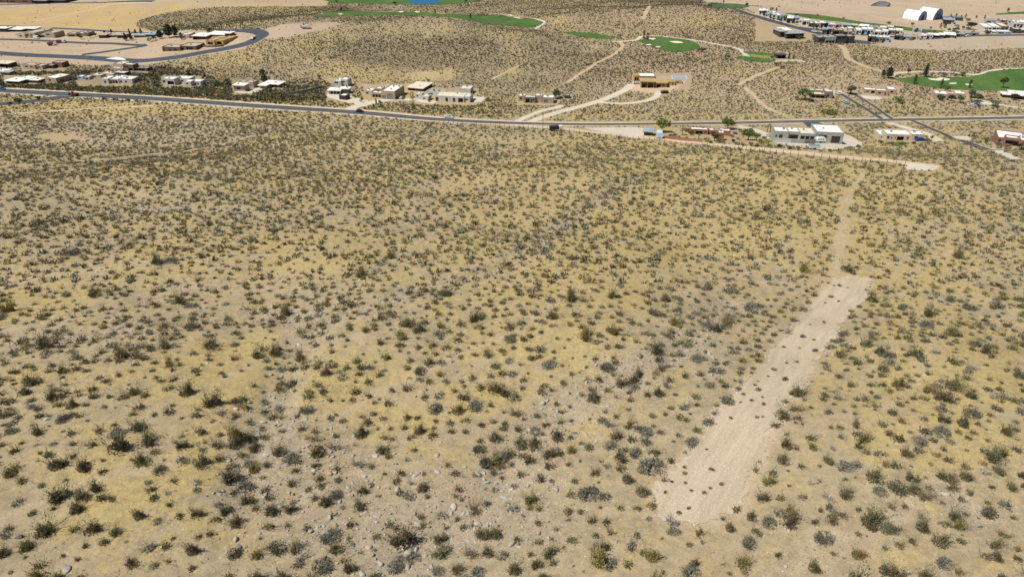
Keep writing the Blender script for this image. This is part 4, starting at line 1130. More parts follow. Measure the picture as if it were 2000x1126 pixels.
def house(label, wk, rk, blocks, rot=0.0, roof='par', cat='house', name='flat_roofed_house', group=None, clutter=1, flat=None):
    """blocks: (x0, x1, base y, front top y, roof back y, features[, options]) in photo px"""
    th = R(rot)
    x0, x1, yb = blocks[0][:3]
    A = P(x0, yb); s0 = mpp(A)
    root = empty(name, (A[0], A[1], A[2]), th, label, cat, group)
    c, s = math.cos(th), math.sin(th)
    for i, bl in enumerate(blocks):
        x0, x1, yb, yt, yr, feats = bl[:6]
        o = bl[6] if len(bl) > 6 else {}
        Q = P(x0, yb); m = mpp(Q)
        dv = Q - CAM; dep = math.atan2(-dv[2], math.hypot(dv[0], dv[1]))
        dx, dy = Q[0] - A[0], Q[1] - A[1]
        lx, ly = dx * c + dy * s, -dx * s + dy * c
        w = (x1 - x0) * m / max(.5, math.cos(th) - (x0 - CX) / F * math.cos(PITCH) * math.sin(th))
        h = max(1.6, (yb - yt) * m / math.cos(dep))
        d = o.get('d', min(20, max(4.0, (yt - yr) * m / math.sin(dep))))
        zz = Q[2] - A[2]
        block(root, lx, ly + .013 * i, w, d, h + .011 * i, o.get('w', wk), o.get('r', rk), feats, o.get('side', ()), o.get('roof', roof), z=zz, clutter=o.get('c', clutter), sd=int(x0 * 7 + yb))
    return root

W = lambda a, b, z0=.35, z1=.8: ('w', a, b, z0, z1)
PO = lambda a, b, z1=.82: ('p', a, b, 0, z1)
G = lambda a, b, z1=.75: ('g', a, b, 0.02, z1)
GD = lambda a, b, z1=.75: ('gd', a, b, 0.02, z1)
D = lambda a, b, z1=.75: ('d', a, b, 0.02, z1)

# --- along the near side of the main road
house('long grey house with white roofs and two tall garage doors', 'grey', 'white', [
    (1510, 1537, 275, 258, 249, [W(.35, .62, .3, .75), W(.1, .22, .4, .7)]),
    (1537, 1560, 275.5, 258.5, 250, [PO(.12, .88, .75)]),
    (1560, 1590.5, 276.5, 262.5, 250, [PO(.06, .95, .8)], {'r': 'cream'}),
    (1591, 1644, 278, 259.5, 244.5, [GD(.08, .4, .78), GD(.58, .9, .72)]),
], rot=-9)
house('tan house with a bright white roof above the yellow scrub', 'cream', 'white', [
    (1715.5, 1730, 272, 264, 255, [W(.3, .7)]),
    (1729, 1777, 275, 263.5, 254.5, [W(.03, .14), W(.2, .25, .3, .7), W(.36, .4, .3, .7), PO(.44, .72, .8), W(.83, .92)]),
    (1778, 1803, 274.5, 264, 257, [W(.25, .5)]),
], rot=-8)
house('terracotta red house with white roof at the right edge', 'red', 'white', [
    (1944, 2034, 281, 269.5, 255, [W(.03, .1), W(.55, .65), W(.8, .9)], {'c': 3}),
    (1958, 1987, 286, 270, 266.5, [PO(.08, .92, .82)]),
], rot=-27)
house('small brick red shed with pale blue metal roof', 'red', 'slate', [(1257, 1273, 264, 256.5, 251, [GD(.2, .85, .8)])], rot=-18, roof='over', cat='shed', name='brick_shed', clutter=0)
house('low brick red house with white roof among garden trees', 'red', 'white', [
    (1338, 1348, 258, 254, 251, [W(.2, .8)], {'r': 'ochre'}),
    (1348, 1382, 262, 254, 250, [D(.1, .2), PO(.3, .7, .8), W(.8, .93)]),
    (1384, 1400, 262, 256, 252.5, [W(.3, .6)], {'r': 'cream'}),
    (1401, 1413, 274.5, 261, 256.5, [W(.3, .5, .55, .75)]),
    (1404, 1426, 264, 257, 253.5, []),
], rot=-8)

# --- middle row beyond the road
house('white two storey cube house with a dark balcony', 'white', 'white', [
    (653, 667, 170, 159, 155, [W(.1, .6, .62, .92), W(.35, .6, .1, .4)], {'d': 7, 'side': [('R', .2, .4, .6, .8), ('R', .65, .8, .1, .4)]}),
    (666.5, 680, 169.5, 156.5, 153, [W(.25, .6, .6, .85), D(.7, .9, .3)], {'d': 6}),
], rot=-12)
house('low white roofed house with deep porch below the white cube house', 'taupe', 'white', [
    (642, 665, 184, 177, 172.5, [PO(.15, .95, .8)], {'w': 'white'}),
    (665, 682, 182.5, 174, 172, [W(.2, .4), W(.6, .8)]),
], rot=-5, roof='over')
house('small dark outbuilding with white roof near the road', 'dark', 'white', [(663, 675, 194.5, 187, 183, [GD(.1, .9, .75)])], rot=-22, cat='outbuilding', name='outbuilding', clutter=0)
house('tan house with white roofs and two grey garage doors', 'tan', 'white', [
    (746, 771.5, 193.5, 179, 171.5, [G(.06, .32, .5), G(.42, .86, .72)], {'d': 15, 'c': 3}),
    (713, 727, 186, 178, 173, [W(.2, .5)], {'w': 'cream'}),
    (726, 745, 190, 182, 179.5, [PO(.1, .95, .75)]),
    (733, 746, 180, 174, 170, [W(.2, .7)]),
], rot=-14)
house('dark walled house with broad pale roof behind the garage house', 'dark', 'cream', [(797, 826, 176, 171.5, 165.5, [PO(.1, .45, .8), W(.6, .9)], {'d': 14})], rot=-18, roof='over')
house('pale house with stepped cream roofs beside a dark entry', 'white', 'cream', [
    (811, 824, 191, 184, 181, [W(.2, .5)]),
    (824, 837, 196, 189, 184.5, [W(.15, .55, .35, .75)], {'side': [('R', .2, .8, .1, .8)]}),
    (832, 866, 186, 180, 175, [W(.2, .4)], {'c': 4, 'r': 'grey'}),
], rot=-16)
house('long pale house with cream roof and a tall block at the back', 'white', 'cream', [
    (850, 906, 198, 188.5, 180, [W(.02, .12, .05, .85), W(.36, .45, .05, .85), W(.62, .7, .05, .85), PO(.8, .97, .85)]),
    (905, 918, 200, 190, 187, [W(.2, .7, .4, .7)], {'d': 8}),
    (897, 919, 184, 174.5, 171.5, [], {'side': [('R', .1, .45, .1, .85)], 'd': 8}),
], rot=-10)
house('flat roofed taupe house with a green tree behind', 'taupe', 'white', [
    (1012.5, 1025, 198, 188.5, 184, [W(.2, .6)], {'w': 'tan'}),
    (1024, 1045, 201, 191, 188, [PO(.12, .5, .8), D(.6, .75), W(.8, .95)]),
    (1045, 1058, 200, 188, 184, [W(.2, .4, .5, .7)], {'w': 'tan'}),
    (1059, 1081, 201.5, 192, 186.5, [G(.15, .5, .7)], {'w': 'tan'}),
], rot=-6)
house('small dark shed at the edge of the scrub', 'dark', 'slate', [(1102, 1112, 192.5, 187.5, 184.5, [D(.3, .6)])], rot=-10, cat='shed', name='small_shed', clutter=0)
house('ochre timber house still being built on the bare knoll', 'ochre', 'ochre', [
    (1251, 1277, 172, 160, 154, [PO(.06, .46, .85), PO(.52, .95, .85)], {'roof': 'over'}),
    (1280, 1302, 171, 162.5, 155, [PO(.1, .45, .8), W(.6, .8)], {'roof': 'over'}),
    (1303, 1318, 167, 160.5, 156, [W(.1, .3, .1, .8), W(.6, .8, .1, .8)]),
    (1319, 1332, 164, 159, 156, [W(.2, .5)], {'w': 'tan'}),
    (1238, 1248, 159, 149, 146, [('p', .12, .5, 0, .8), ('p', .58, .95, 0, .8)], {'d': 6}),
    (1248, 1279, 158, 150.5, 144, [], {'w': 'taupe', 'r': 'white'}),
], rot=-4, clutter=0)
house('brown house with a white and brown roof beside a round green tree', 'brown', 'cream', [
    (1577, 1609, 183, 177, 174, [W(.2, .4)], {'w': 'tan'}),
    (1582, 1612, 191, 185, 180, [PO(.1, .9, .85)]),
    (1609, 1625, 192, 180, 174, [W(.3, .6, .2, .6)], {'w': 'taupe'}),
], rot=-12)
house('pink house with white roofs above the dark drive', 'pink', 'white', [
    (1687, 1712, 182, 176, 172, [W(.15, .35), PO(.55, .9, .85)]),
    (1710, 1734, 186, 178, 174.5, [W(.15, .4), D(.7, .8)]),
    (1733, 1750, 184, 176, 170.5, [W(.3, .6)], {'side': [('L', .3, .6, .3, .7)]}),
], rot=-12)
house('pinkish villa with white roofs hidden among green trees', 'pink', 'white', [
    (1823, 1849, 194, 184, 178, [W(.2, .5), W(.7, .85)]),
    (1849, 1866, 193, 184, 179, [PO(.2, .8, .8)], {'r': 'tan'}),
    (1865, 1885, 189, 184, 178, [W(.3, .6)]),
], rot=-18)
house('dark low house with bright white roof at the right edge', 'dark', 'white', [
    (1957, 1976, 190, 184.5, 181, [W(.2, .8)]),
    (1975, 2012, 193, 186, 178.5, [PO(.1, .5, .8), W(.6, .9)]),
], rot=-20, roof='over')
house('small dark open pavilion beside the golf tees', 'dark', 'dark', [(1517, 1534, 114.5, 108, 105, [('p', .1, .45, 0, .85), ('p', .55, .9, 0, .85)])], rot=3, roof='over', cat='pavilion', name='pavilion', clutter=0)

# --- left group, in and below the loop road
house('tan block house with pale roof and stepped walls on the bare lot', 'tan', 'tan', [
    (49, 70, 74, 65, 58, [W(.2, .4), G(.55, .9)]), (35, 50, 74, 68, 62, [W(.3, .6)], {'w': 'cream'}), (89, 108, 74, 65, 61, [W(.2, .5, .5, .8)]), (69, 90, 73, 68, 63, [GD(.1, .9, .85)], {'r': 'cream'})], rot=-12)
house('long dark house with white roofs at the left edge', 'dark', 'white', [(-6, 14, 62.5, 56, 53.5, [W(.2, .7)]), (15, 44, 62, 58, 54, [PO(.05, .5), W(.6, .9)]), (44, 70, 60, 56.5, 54, [W(.1, .9, .2, .8)])], rot=-6, roof='over')
house('brown roofed house between the tan blocks and the conifers', 'taupe', 'tan', [(132, 150, 72, 67, 64, [GD(.15, .85)]), (150, 166, 71, 66, 62.5, [W(.2, .6)], {'r': 'cream'}), (165, 174, 71, 65, 62, [W(.3, .6)])], rot=-6)
house('dark green house with pale flat roof among dark conifers', 'dark', 'tan', [(194, 208, 75, 69, 66, [W(.1, .9, .2, .8)]), (208, 228, 73, 69, 65, [PO(.1, .9)]), (228, 244, 75, 69, 65.5, [GD(.2, .8)], {'w': 'taupe'})], rot=-5, roof='over')
house('long low house with slate blue roof right of the conifers', 'taupe', 'slate', [(262, 285, 74, 69.5, 66.5, [W(.1, .9, .2, .75)]), (285, 308, 72, 68, 64, [PO(.1, .9)])], rot=-4, roof='over')
house('little tan house with cream roof behind a dark conifer', 'cream', 'cream', [(354, 370, 76, 69, 64.5, [G(.2, .6)])], rot=-4)
house('big house with a wide white roof by the road bend', 'brown', 'white', [(377, 404, 78, 71, 66, [PO(.05, .95)]), (404, 446, 72, 68, 62.5, [W(.2, .4), W(.6, .8)]), (440, 451, 73, 66, 63, [W(.3, .7)])], rot=-8, roof='over')
house('golden timber house being built below the white roofed house', 'ochre', 'ochre', [(403, 420, 88, 80, 74, [W(.2, .8, .1, .7)]), (421, 437, 88, 80, 75, [PO(.2, .8)]), (434, 449, 82, 76, 71, [PO(.1, .5), W(.65, .85)])], rot=-14, clutter=0)
house('dark brown house on the bare corner lot', 'brown', 'tan', [(318, 353, 101, 93, 88, [W(.05, .15, .2, .8), W(.35, .5, .1, .7), W(.65, .8, .2, .8)]), (352, 384, 98, 91, 85, [W(.1, .25, .1, .7), PO(.4, .8)])], rot=-8)
house('brown house at the very top left corner', 'brown', 'tan', [(-10, 15, 6, 0, -4, [W(.2, .6)]), (17, 63, 6.5, 1, -4, [W(.1, .3), W(.6, .8)])], rot=-4)
house('dark house with trees along the top edge street', 'dark', 'grey', [(68, 92, 7.5, 2, -3, [W(.2, .6)]), (95, 128, 6, 1, -4, [W(.1, .9, .2, .7)])], rot=-4, roof='over')
house('dark house with overhanging cream roof at the left edge', 'dark', 'cream', [(-8, 19, 131, 124, 120.5, [PO(.1, .9)])], rot=-10, roof='over')
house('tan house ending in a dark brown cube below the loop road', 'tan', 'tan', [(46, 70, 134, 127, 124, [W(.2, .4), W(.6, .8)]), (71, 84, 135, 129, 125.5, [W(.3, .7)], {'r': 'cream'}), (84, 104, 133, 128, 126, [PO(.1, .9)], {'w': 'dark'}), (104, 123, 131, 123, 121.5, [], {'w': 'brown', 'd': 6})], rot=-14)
house('low house with white roof strips at the left edge', 'taupe', 'white', [(-8, 14, 143, 139, 136.5, [W(.2, .7)]), (2, 20, 146, 143, 140.5, [W(.2, .7)], {'r': 'slate'})], rot=-8, roof='over')
house('long white roofed house screened by roadside scrub', 'dark', 'white', [(13, 40, 163, 158, 153, [PO(.1, .9)]), (40, 58, 160, 154.5, 150.5, [W(.2, .7)]), (57, 77, 161, 157, 154, [W(.2, .8)])], rot=-12, roof='over')
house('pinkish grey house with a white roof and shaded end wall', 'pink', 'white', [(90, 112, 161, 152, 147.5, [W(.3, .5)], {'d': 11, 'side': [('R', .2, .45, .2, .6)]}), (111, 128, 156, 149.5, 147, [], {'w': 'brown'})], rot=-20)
house('small pale blue house with white roof', 'blue', 'white', [(152, 163, 155, 151, 149, [W(.2, .6)]), (166, 175, 156, 152, 150, [GD(.2, .8)])], rot=-6, clutter=0)
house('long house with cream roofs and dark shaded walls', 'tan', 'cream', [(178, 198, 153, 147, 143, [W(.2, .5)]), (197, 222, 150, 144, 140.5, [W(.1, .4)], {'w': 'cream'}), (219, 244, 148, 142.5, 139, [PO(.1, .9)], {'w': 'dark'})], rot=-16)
house('white house with arched fronts facing the main road', 'white', 'white', [(199, 213, 164, 155, 150, [W(.4, .7, .2, .7)]), (213, 233, 163, 155.5, 149, [PO(.1, .9)]), (233, 260, 163, 155.5, 150.5, [W(.1, .25, .2, .7), W(.45, .6, .2, .7)])], rot=-6)
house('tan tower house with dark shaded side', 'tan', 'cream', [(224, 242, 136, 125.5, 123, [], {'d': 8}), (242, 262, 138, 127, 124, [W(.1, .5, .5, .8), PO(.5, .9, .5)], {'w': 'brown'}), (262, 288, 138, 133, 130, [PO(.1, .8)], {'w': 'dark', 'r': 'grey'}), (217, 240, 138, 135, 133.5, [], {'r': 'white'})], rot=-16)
house('white house with a long roof behind pale rocks', 'white', 'white', [(317, 342, 165, 155, 151, [W(.1, .3), PO(.45, .95, .7)]), (342, 371, 162, 154, 149.5, [W(.1, .25), W(.45, .6)])], rot=-10)
house('small white annex with pale blue roof', 'white', 'white', [(361, 374, 168, 160.5, 157, [W(.3, .6)]), (374, 393, 166, 160, 156, [G(.4, .8)])], rot=-8, clutter=0)
house('small tan house with a white slab roof left of the dark tree', 'tan', 'white', [(458, 479, 178, 167, 163, [W(.3, .6, .3, .7)], {'roof': 'over'}), (479, 496, 172, 162, 157, [W(.2, .5)], {'r': 'tan'}), (466, 481, 166, 161, 158, [], {'r': 'tan'})], rot=-10)
house('low tan house with white roof right of the dark tree', 'tan', 'white', [(507, 521, 173, 167, 163.5, [W(.3, .6)], {'d': 12}), (521, 546, 170, 164, 159, [PO(.2, .8)], {'w': 'taupe'})], rot=-14, roof='over')

# --- white estate at the upper right
EST = [
    ('white stepped villa at the head of the estate street', 'white', 'white', 1482, 1497, 29, 21, 18, 2), ('white villa with grey gable second along the estate street', 'white', 'white', 1495, 1510, 32, 26, 22, 2),
    ('low pale villa behind green garden shrubs in the far row', 'cream', 'white', 1508, 1519, 34, 29, 26, 1), ('pale villa with blue glass front in the far row', 'blue', 'white', 1517, 1537, 40, 31, 27, 3),
    ('white villa with slim columns in the middle of the far row', 'white', 'white', 1537, 1556, 44, 36, 32, 2), ('broad white villa beside the street bend', 'white', 'cream', 1552, 1566, 46, 40, 37, 1),
    ('tall pale villa where the estate street bends', 'white', 'white', 1566, 1579, 49, 41, 38, 1), ('white villa with dark glass behind the street corner', 'white', 'white', 1579, 1600, 53, 45, 42, 2),
    ('grey modern villa with dark blue side in the far row', 'grey', 'white', 1601, 1616, 55, 46, 44, 2), ('pale villa with deep shaded terrace in the far row', 'white', 'cream', 1620, 1643, 54, 48, 45, 2),
    ('small grey villa next to the green fairway', 'grey', 'white', 1646, 1660, 53, 49, 47, 1), ('small cream villa next to the green fairway', 'cream', 'cream', 1661, 1676, 54, 50, 47.5, 1),
    ('low white villa touching the far fairway edge', 'white', 'white', 1678, 1694, 55, 51, 48, 1), ('low grey roofed villa at the fairway end', 'grey', 'slate', 1696, 1714, 58, 53, 50, 1),
    ('grey tower house with rust coloured panel', 'taupe', 'grey', 1604, 1622, 70, 58, 55, 2), ('brown walled modern house behind the dark front houses', 'brown', 'tan', 1627, 1664, 69, 61, 57, 2),
    ('bright white long house in the middle of the estate', 'white', 'white', 1642, 1667, 63, 57, 53.5, 2), ('white house with blue glass wall in the estate centre', 'white', 'white', 1670, 1704, 67, 59, 55, 3),
    ('large white house with cream roof in the estate centre', 'white', 'cream', 1716, 1744, 60, 55, 51, 2), ('white modern house with a big dark terrace', 'white', 'white', 1706, 1732, 70, 61, 58, 2),
    ('white house with band windows right of the dark terrace house', 'white', 'white', 1733, 1762, 67, 61, 57, 2), ('white long front row house with a framed roof', 'white', 'white', 1694, 1736, 82, 73, 69, 3),
    ('grey sided front row house with a flat cream roof', 'grey', 'cream', 1746, 1762, 77, 70, 68, 1), ('cream flat roofed house at the front of the estate', 'cream', 'cream', 1760, 1796, 77, 71, 67.5, 2),
    ('white front row house with twin gables', 'white', 'white', 1797, 1820, 75, 69, 66, 2), ('white front row house with dark doorway', 'white', 'white', 1822, 1842, 74, 68.5, 65.5, 2),
    ('pale front row house with slanted roof', 'white', 'white', 1844, 1864, 73, 68, 64, 1), ('low cream roofed house behind the front row', 'cream', 'tan', 1846, 1864, 66, 63.5, 61.5, 1),
    ('grey blue front row house of small size', 'blue', 'grey', 1866, 1882, 71, 66.5, 64, 1), ('grey front row house with slate roof', 'grey', 'slate', 1883, 1896, 70, 66, 63.5, 1),
    ('small taupe front row house', 'taupe', 'slate', 1897, 1911, 69, 65, 63, 1), ('white modern mansion with long cantilevered roof', 'white', 'white', 1920, 1968, 60, 53, 47, 3),
    ('white low wing in front of the cantilevered mansion', 'white', 'white', 1922, 1974, 66, 63, 60, 2), ('white villa with large blue windows at the right edge', 'white', 'white', 1977, 2003, 54, 46, 42, 2),
    ('white low house below the blue window villa', 'white', 'white', 1978, 2006, 65, 59, 56, 2), ('long white house along the far right street', 'white', 'white', 1954, 1982, 44, 41, 38.5, 2),
    ('dark club building with pale entrance beside the white tents', 'dark', 'slate', 1842, 1862, 47, 40, 37, 2), ('dark blue building behind the club house', 'dark', 'slate', 1840, 1880, 40, 36, 34, 2),
    ('dark house at the back of the right hand street', 'dark', 'grey', 1925, 1945, 44, 41, 39, 1),
    ('low white building behind the estate trees', 'white', 'white', 1782, 1800, 63, 58.5, 56, 1),
]
for i, (lab, wk, rk, x0, x1, yb, yt, yr, n) in enumerate(EST):
    rr = random.Random(900 + i); bl = []
    x = x0
    for k in range(n):
        xe = x0 + (x1 - x0) * (k + 1) / n
        a = rr.uniform(.04, .15); b = rr.uniform(.45, .6)
        ft = [rr.choice([W(a, b, .1, .8), PO(a, b, .82), GD(a, b, .7)]), W(b + .1, .93, rr.uniform(.3, .5), .8)]
        up = rr.uniform(-1.2, 1.2) if n > 1 else 0
        bl.append((x, xe, yb + rr.uniform(-.7, .7), yt + up, yr + up, ft, {'w': wk if rr.random() < .55 else rr.choice(['grey', 'dark', 'blue', 'taupe']), 'r': rk if rr.random() < .7 else rr.choice(['grey', 'slate', 'cream'])}))
        x = xe
    house(lab, wk, rk, bl, rot=rr.uniform(-32, -8), cat='house', group='houses of the white estate', roof='over' if rr.random() < .3 else 'par', clutter=rr.randint(0, 2))
house('dark angular house at the estate corner by the scrub slope', 'dark', 'taupe' if False else 'grey', [(1522, 1535, 73, 63, 58, [W(.1, .9, .3, .8)]), (1535, 1569, 76, 67, 62, [PO(.05, .5), W(.6, .95, .2, .8)]), (1530, 1545, 64, 60, 55.5, [], {'r': 'white'})], rot=8, roof='over')
house('dark modern house with pale frames on the estate front row', 'dark', 'grey', [(1597, 1612, 84, 75, 71, [W(.1, .9, .2, .85)]), (1611, 1631, 84.5, 74, 70, [PO(.05, .95, .45)], {'w': 'grey'}), (1631, 1652, 85, 72, 69, [W(.1, .9, .5, .9), GD(.2, .7, .4)]), (1652, 1667, 85, 73, 69.5, [W(.15, .4, .3, .8)], {'r': 'tan'})], rot=4)

# --- two fabric halls
def arch_tent(label, x0, x1, yb, yt, flen_px, rot):
    A = P(x0, yb); m = mpp(A); th = R(rot)
    root = empty('arched_tent', A, th, label, 'tent', 'white arched tents above the estate')
    w = (x1 - x0) * m * 2.35; h = (yb - yt) * m; L_ = flen_px * m
    n = 16; m1 = MB(); prof = []
    for i in range(n + 1):
        a = math.pi * i / n
        prof.append((w / 2 - w / 2 * math.cos(a), h * (math.sin(a) ** .8) - (1 if i in (0, n) else 0)))
    sh = MB()
    for k in range(6):
        y0 = -L_ * k / 6; y1 = -L_ * (k + 1) / 6
        pass
    # long axis runs to the left, the open end faces right
    rows = 7; v = []; f = []
    for k in range(rows):
        for (u, z) in prof: v.append((-L_ * k / (rows - 1), u, z))
    nn = n + 1
    for k in range(rows - 1):
        for i in range(n): f.append((k * nn + i, k * nn + i + 1, (k + 1) * nn + i + 1, (k + 1) * nn + i))
    sk = MB().add(v, f).build('fabric_cover', mat('white_tarp', (.82, .83, .84), .6, .04), root, smoothf=True)
    rb = MB()
    for k in range(rows):
        for i in range(n):
            (u0, z0), (u1, z1) = prof[i], prof[i + 1]
            x = -L_ * k / (rows - 1)
            rb.tube((x, u0, z0 + .08), (x, u1, z1 + .08), .12, .12, 4)
    rb.build('rib', M_STEEL, root)
    e = MB()
    px_ = [p for p in prof]
    dw = w * .17
    for sgn in (-1, 1):
        pts_ = [(u, z) for u, z in px_ if (u - w / 2) * sgn >= dw]
        if sgn < 0: pts_ = pts_ + [(w / 2 - dw, px_[n // 2][1] * .97), (w / 2 - dw, -1)]
        else: pts_ = [(w / 2 + dw, -1), (w / 2 + dw, px_[n // 2][1] * .97)] + pts_
        k = len(pts_)
        e.add([(-.25, u, z) for u, z in pts_] + [(-.1, u, z) for u, z in pts_], [tuple(range(k)), tuple(range(2 * k - 1, k - 1, -1))] + [(i, i + k, (i + 1) % k + k, (i + 1) % k) for i in range(k)])
    e.box(-.25, -.1, w / 2 - dw + .01, w / 2 + dw - .01, h * .55, h * .96)
    e.build('end_wall', mat('blue_tarp', (.2, .33, .47), .7, .05), root)
arch_tent('white arched fabric hall with blue end, the left of two', 1793, 1804, 41, 24.5, 34, -60)
arch_tent('white arched fabric hall with blue end, the right and taller of two', 1822, 1834, 40, 20, 34, -60)

# --- garden and yard walls
def low_wall(label, pts, h, m, cat='wall', name='garden_wall', th=.3):
    p = PP(pts)
    mb = MB(); o = p[0]
    for a, b in zip(p[:-1], p[1:]):
        d = (b - a); l = math.hypot(d[0], d[1]); nx_, ny_ = -d[1] / l * th / 2, d[0] / l * th / 2
        a_ = a - o; b_ = b - o
        mb.add([(a_[0] - nx_, a_[1] - ny_, a_[2] - 1), (b_[0] - nx_, b_[1] - ny_, b_[2] - 1), (b_[0] + nx_, b_[1] + ny_, b_[2] - 1), (a_[0] + nx_, a_[1] + ny_, a_[2] - 1),
                (a_[0] - nx_, a_[1] - ny_, a_[2] + h), (b_[0] - nx_, b_[1] - ny_, b_[2] + h), (b_[0] + nx_, b_[1] + ny_, b_[2] + h), (a_[0] + nx_, a_[1] + ny_, a_[2] + h)],
               [(3, 2, 1, 0), (4, 5, 6, 7), (0, 1, 5, 4), (1, 2, 6, 5), (2, 3, 7, 6), (3, 0, 4, 7)])
    return tag(mb.build(name, m, None, tuple(o)), label, cat)
low_wall('grey block garden wall in front of the long grey house', [(1510, 277.5), (1545, 279.5), (1570, 280.6), (1591, 281)], 1.9, house_wall('grey'))
low_wall('brick red garden wall around the red compound', [(1297, 270), (1320, 272.5), (1345, 275.5), (1371, 278)], 1.3, house_wall('red'))
low_wall('pale block wall in the scrub left of the white cube house', [(560, 186), (590, 181), (608, 177), (630, 171)], 1.5, house_wall('grey'))
low_wall('dark retaining wall across the corner lot below the golden house', [(387, 91), (405, 92.5), (425, 92), (438, 90.5)], 1.2, house_wall('brown'))
low_wall('low grey wall left of the long grey house', [(1496, 268), (1503, 269), (1510, 267)], 1.6, house_wall('grey'))
low_wall('pale green wall behind the small white annex', [(393, 161), (405, 160), (420, 159.5)], 1.5, house_wall('grey'))

# ------------------------------------------------------------------ trees and garden plants
def tree(kind, x, yb, yt, wpx, label, tint=(.07, .095, .035), cat='tree', group=None, dens=1.0):
    A = P(x, yb); m = mpp(A)
    h = (yb - yt) * m * 1.05; w = wpx * m * (1.22 if kind in ('round', 'bush') else 1.1)
    r = np.random.default_rng(int(x * 13 + yb * 7))
    nm = {'round': 'spreading_tree', 'cone': 'conifer', 'slim': 'cypress', 'palm': 'palm_tree', 'bush': 'garden_shrub', 'pine': 'pine_tree'}[kind]
    root = empty(nm, A, r.uniform(0, 6.28), label, cat, group)
    V = []; T = []; tone = []
    def leaf(p, s, out, t):
        q = out + r.normal(size=3) * .7; q /= np.linalg.norm(q) + 1e-9
        a = np.cross(q, r.normal(size=3)); a /= np.linalg.norm(a) + 1e-9; b = np.cross(q, a)
        k = len(V); V.extend([p - a * s * .5, p + a * s * .5 , p + b * s * .9, p - b * s * .6 + a * s * .2]); T.append((k, k + 1, k + 2)); T.append((k, k + 3, k + 1)); tone.extend([t] * 4)
    tr = MB()
    if kind in ('round', 'bush'):
        th = h * (.32 if kind == 'round' else .08)
        rad = w / 2
        if kind == 'round':
            tr.tube((0, 0, -.3), (.1, .05, th), max(.14, w * .03), max(.1, w * .022), 7)
        nc = 9 if kind == 'round' else 6
        cl = []
        for i in range(nc):
            a = 2 * math.pi * i / nc + r.uniform(-.4, .4); rr = rad * r.uniform(.3, .68)
            c = np.array([math.cos(a) * rr, math.sin(a) * rr, th + (h - th) * r.uniform(.3, .68)])
            cl.append((c, rad * r.uniform(.3, .46)))
            if kind == 'round': tr.tube((.1, .05, th * .9), tuple(c), max(.07, w * .014), .03, 5)
            else: tr.tube((0, 0, -.1), tuple(c), .05, .02, 4)
        cl.append((np.array([0, 0, th + (h - th) * .68]), rad * .45))
        nl = int((46 if kind == 'round' else 30) * dens)
        for c, cr in cl:
            for _ in range(nl):
                d = r.normal(size=3); d /= np.linalg.norm(d); f = r.uniform(.3, 1.05)
                p = c + d * cr * f * np.array([1, 1, .75])
                p[2] = max(.05, min(p[2], h * 1.02))
                leaf(p, max(.28, cr * .36) * r.uniform(.6, 1.3), d, r.uniform(.7, 1.35))
    elif kind in ('cone', 'slim', 'pine'):
        tr.tube((0, 0, -.3), (0, 0, h * .9), max(.12, h * .022), .03, 7)
        n = int({'cone': 330, 'slim': 240, 'pine': 380}[kind] * dens)
        for i in range(n):
            f = r.uniform(0, 1) ** .85
            z0_ = .12 if kind != 'pine' else .22
            z = h * (z0_ + (1 - z0_) * f)
            prof = {'cone': (1 - f) ** .8 * .95 + .06, 'slim': math.sin(math.pi * min(1, .12 + .86 * f)) ** .6, 'pine': math.sin(math.pi * (.18 + .78 * f)) ** .8}[kind]
            prof *= .8 + .28 * math.sin(f * 37 + x)
            a = r.uniform(0, 6.28); rr = w / 2 * prof * math.sqrt(r.uniform(.15, 1.05))
            p = np.array([math.cos(a) * rr, math.sin(a) * rr, z])
            leaf(p, max(.3, w * .12) * r.uniform(.6, 1.3), np.array([math.cos(a), math.sin(a), .2]), r.uniform(.65, 1.3))
            if i % 14 == 0: tr.tube((0, 0, z * .95), tuple(p), .04, .015, 3)
    elif kind == 'palm':
        tr.tube((0, 0, -.3), (.15, 0, h * .82), .2, .15, 8)
        for i in range(26):
            a = 2 * math.pi * i / 26 + r.uniform(-.1, .1); up = r.uniform(-.6, .9); L_ = w / 2 * r.uniform(.9, 1.1)
            prev = np.array([.15, 0, h * .83]); d = np.array([math.cos(a), math.sin(a), up]); d /= np.linalg.norm(d)
            sd_ = np.array([-math.sin(a), math.cos(a), 0])
            for s in range(4):
                nx_ = prev + d * L_ / 4; d = d + np.array([0, 0, -.32]); d /= np.linalg.norm(d)
                wd = L_ * .13 * (1 - s * .2)
                k = len(V); V.extend([prev - sd_ * wd, prev + sd_ * wd, nx_ + sd_ * wd * .7, nx_ - sd_ * wd * .7]); T.append((k, k + 1, k + 2)); T.append((k, k + 2, k + 3)); tone.extend([r.uniform(.8, 1.2)] * 4)
                prev = nx_
    if tr.v: tr.build('trunk' if kind != 'bush' else 'stems', M_BARK, root)
    cr = obj_np('crown', np.array(V), np.array(T), M_LEAF, root); set_tone(cr.data, np.array(tone))
    t = np.array(tint) * r.uniform(.9, 1.1); cr.color = (*t, 1)
    return root
DG = (.038, .06, .026); MG = (.075, .12, .038); YG = (.135, .165, .045); GG = (.10, .125, .075); PGRN = (.10, .155, .045)
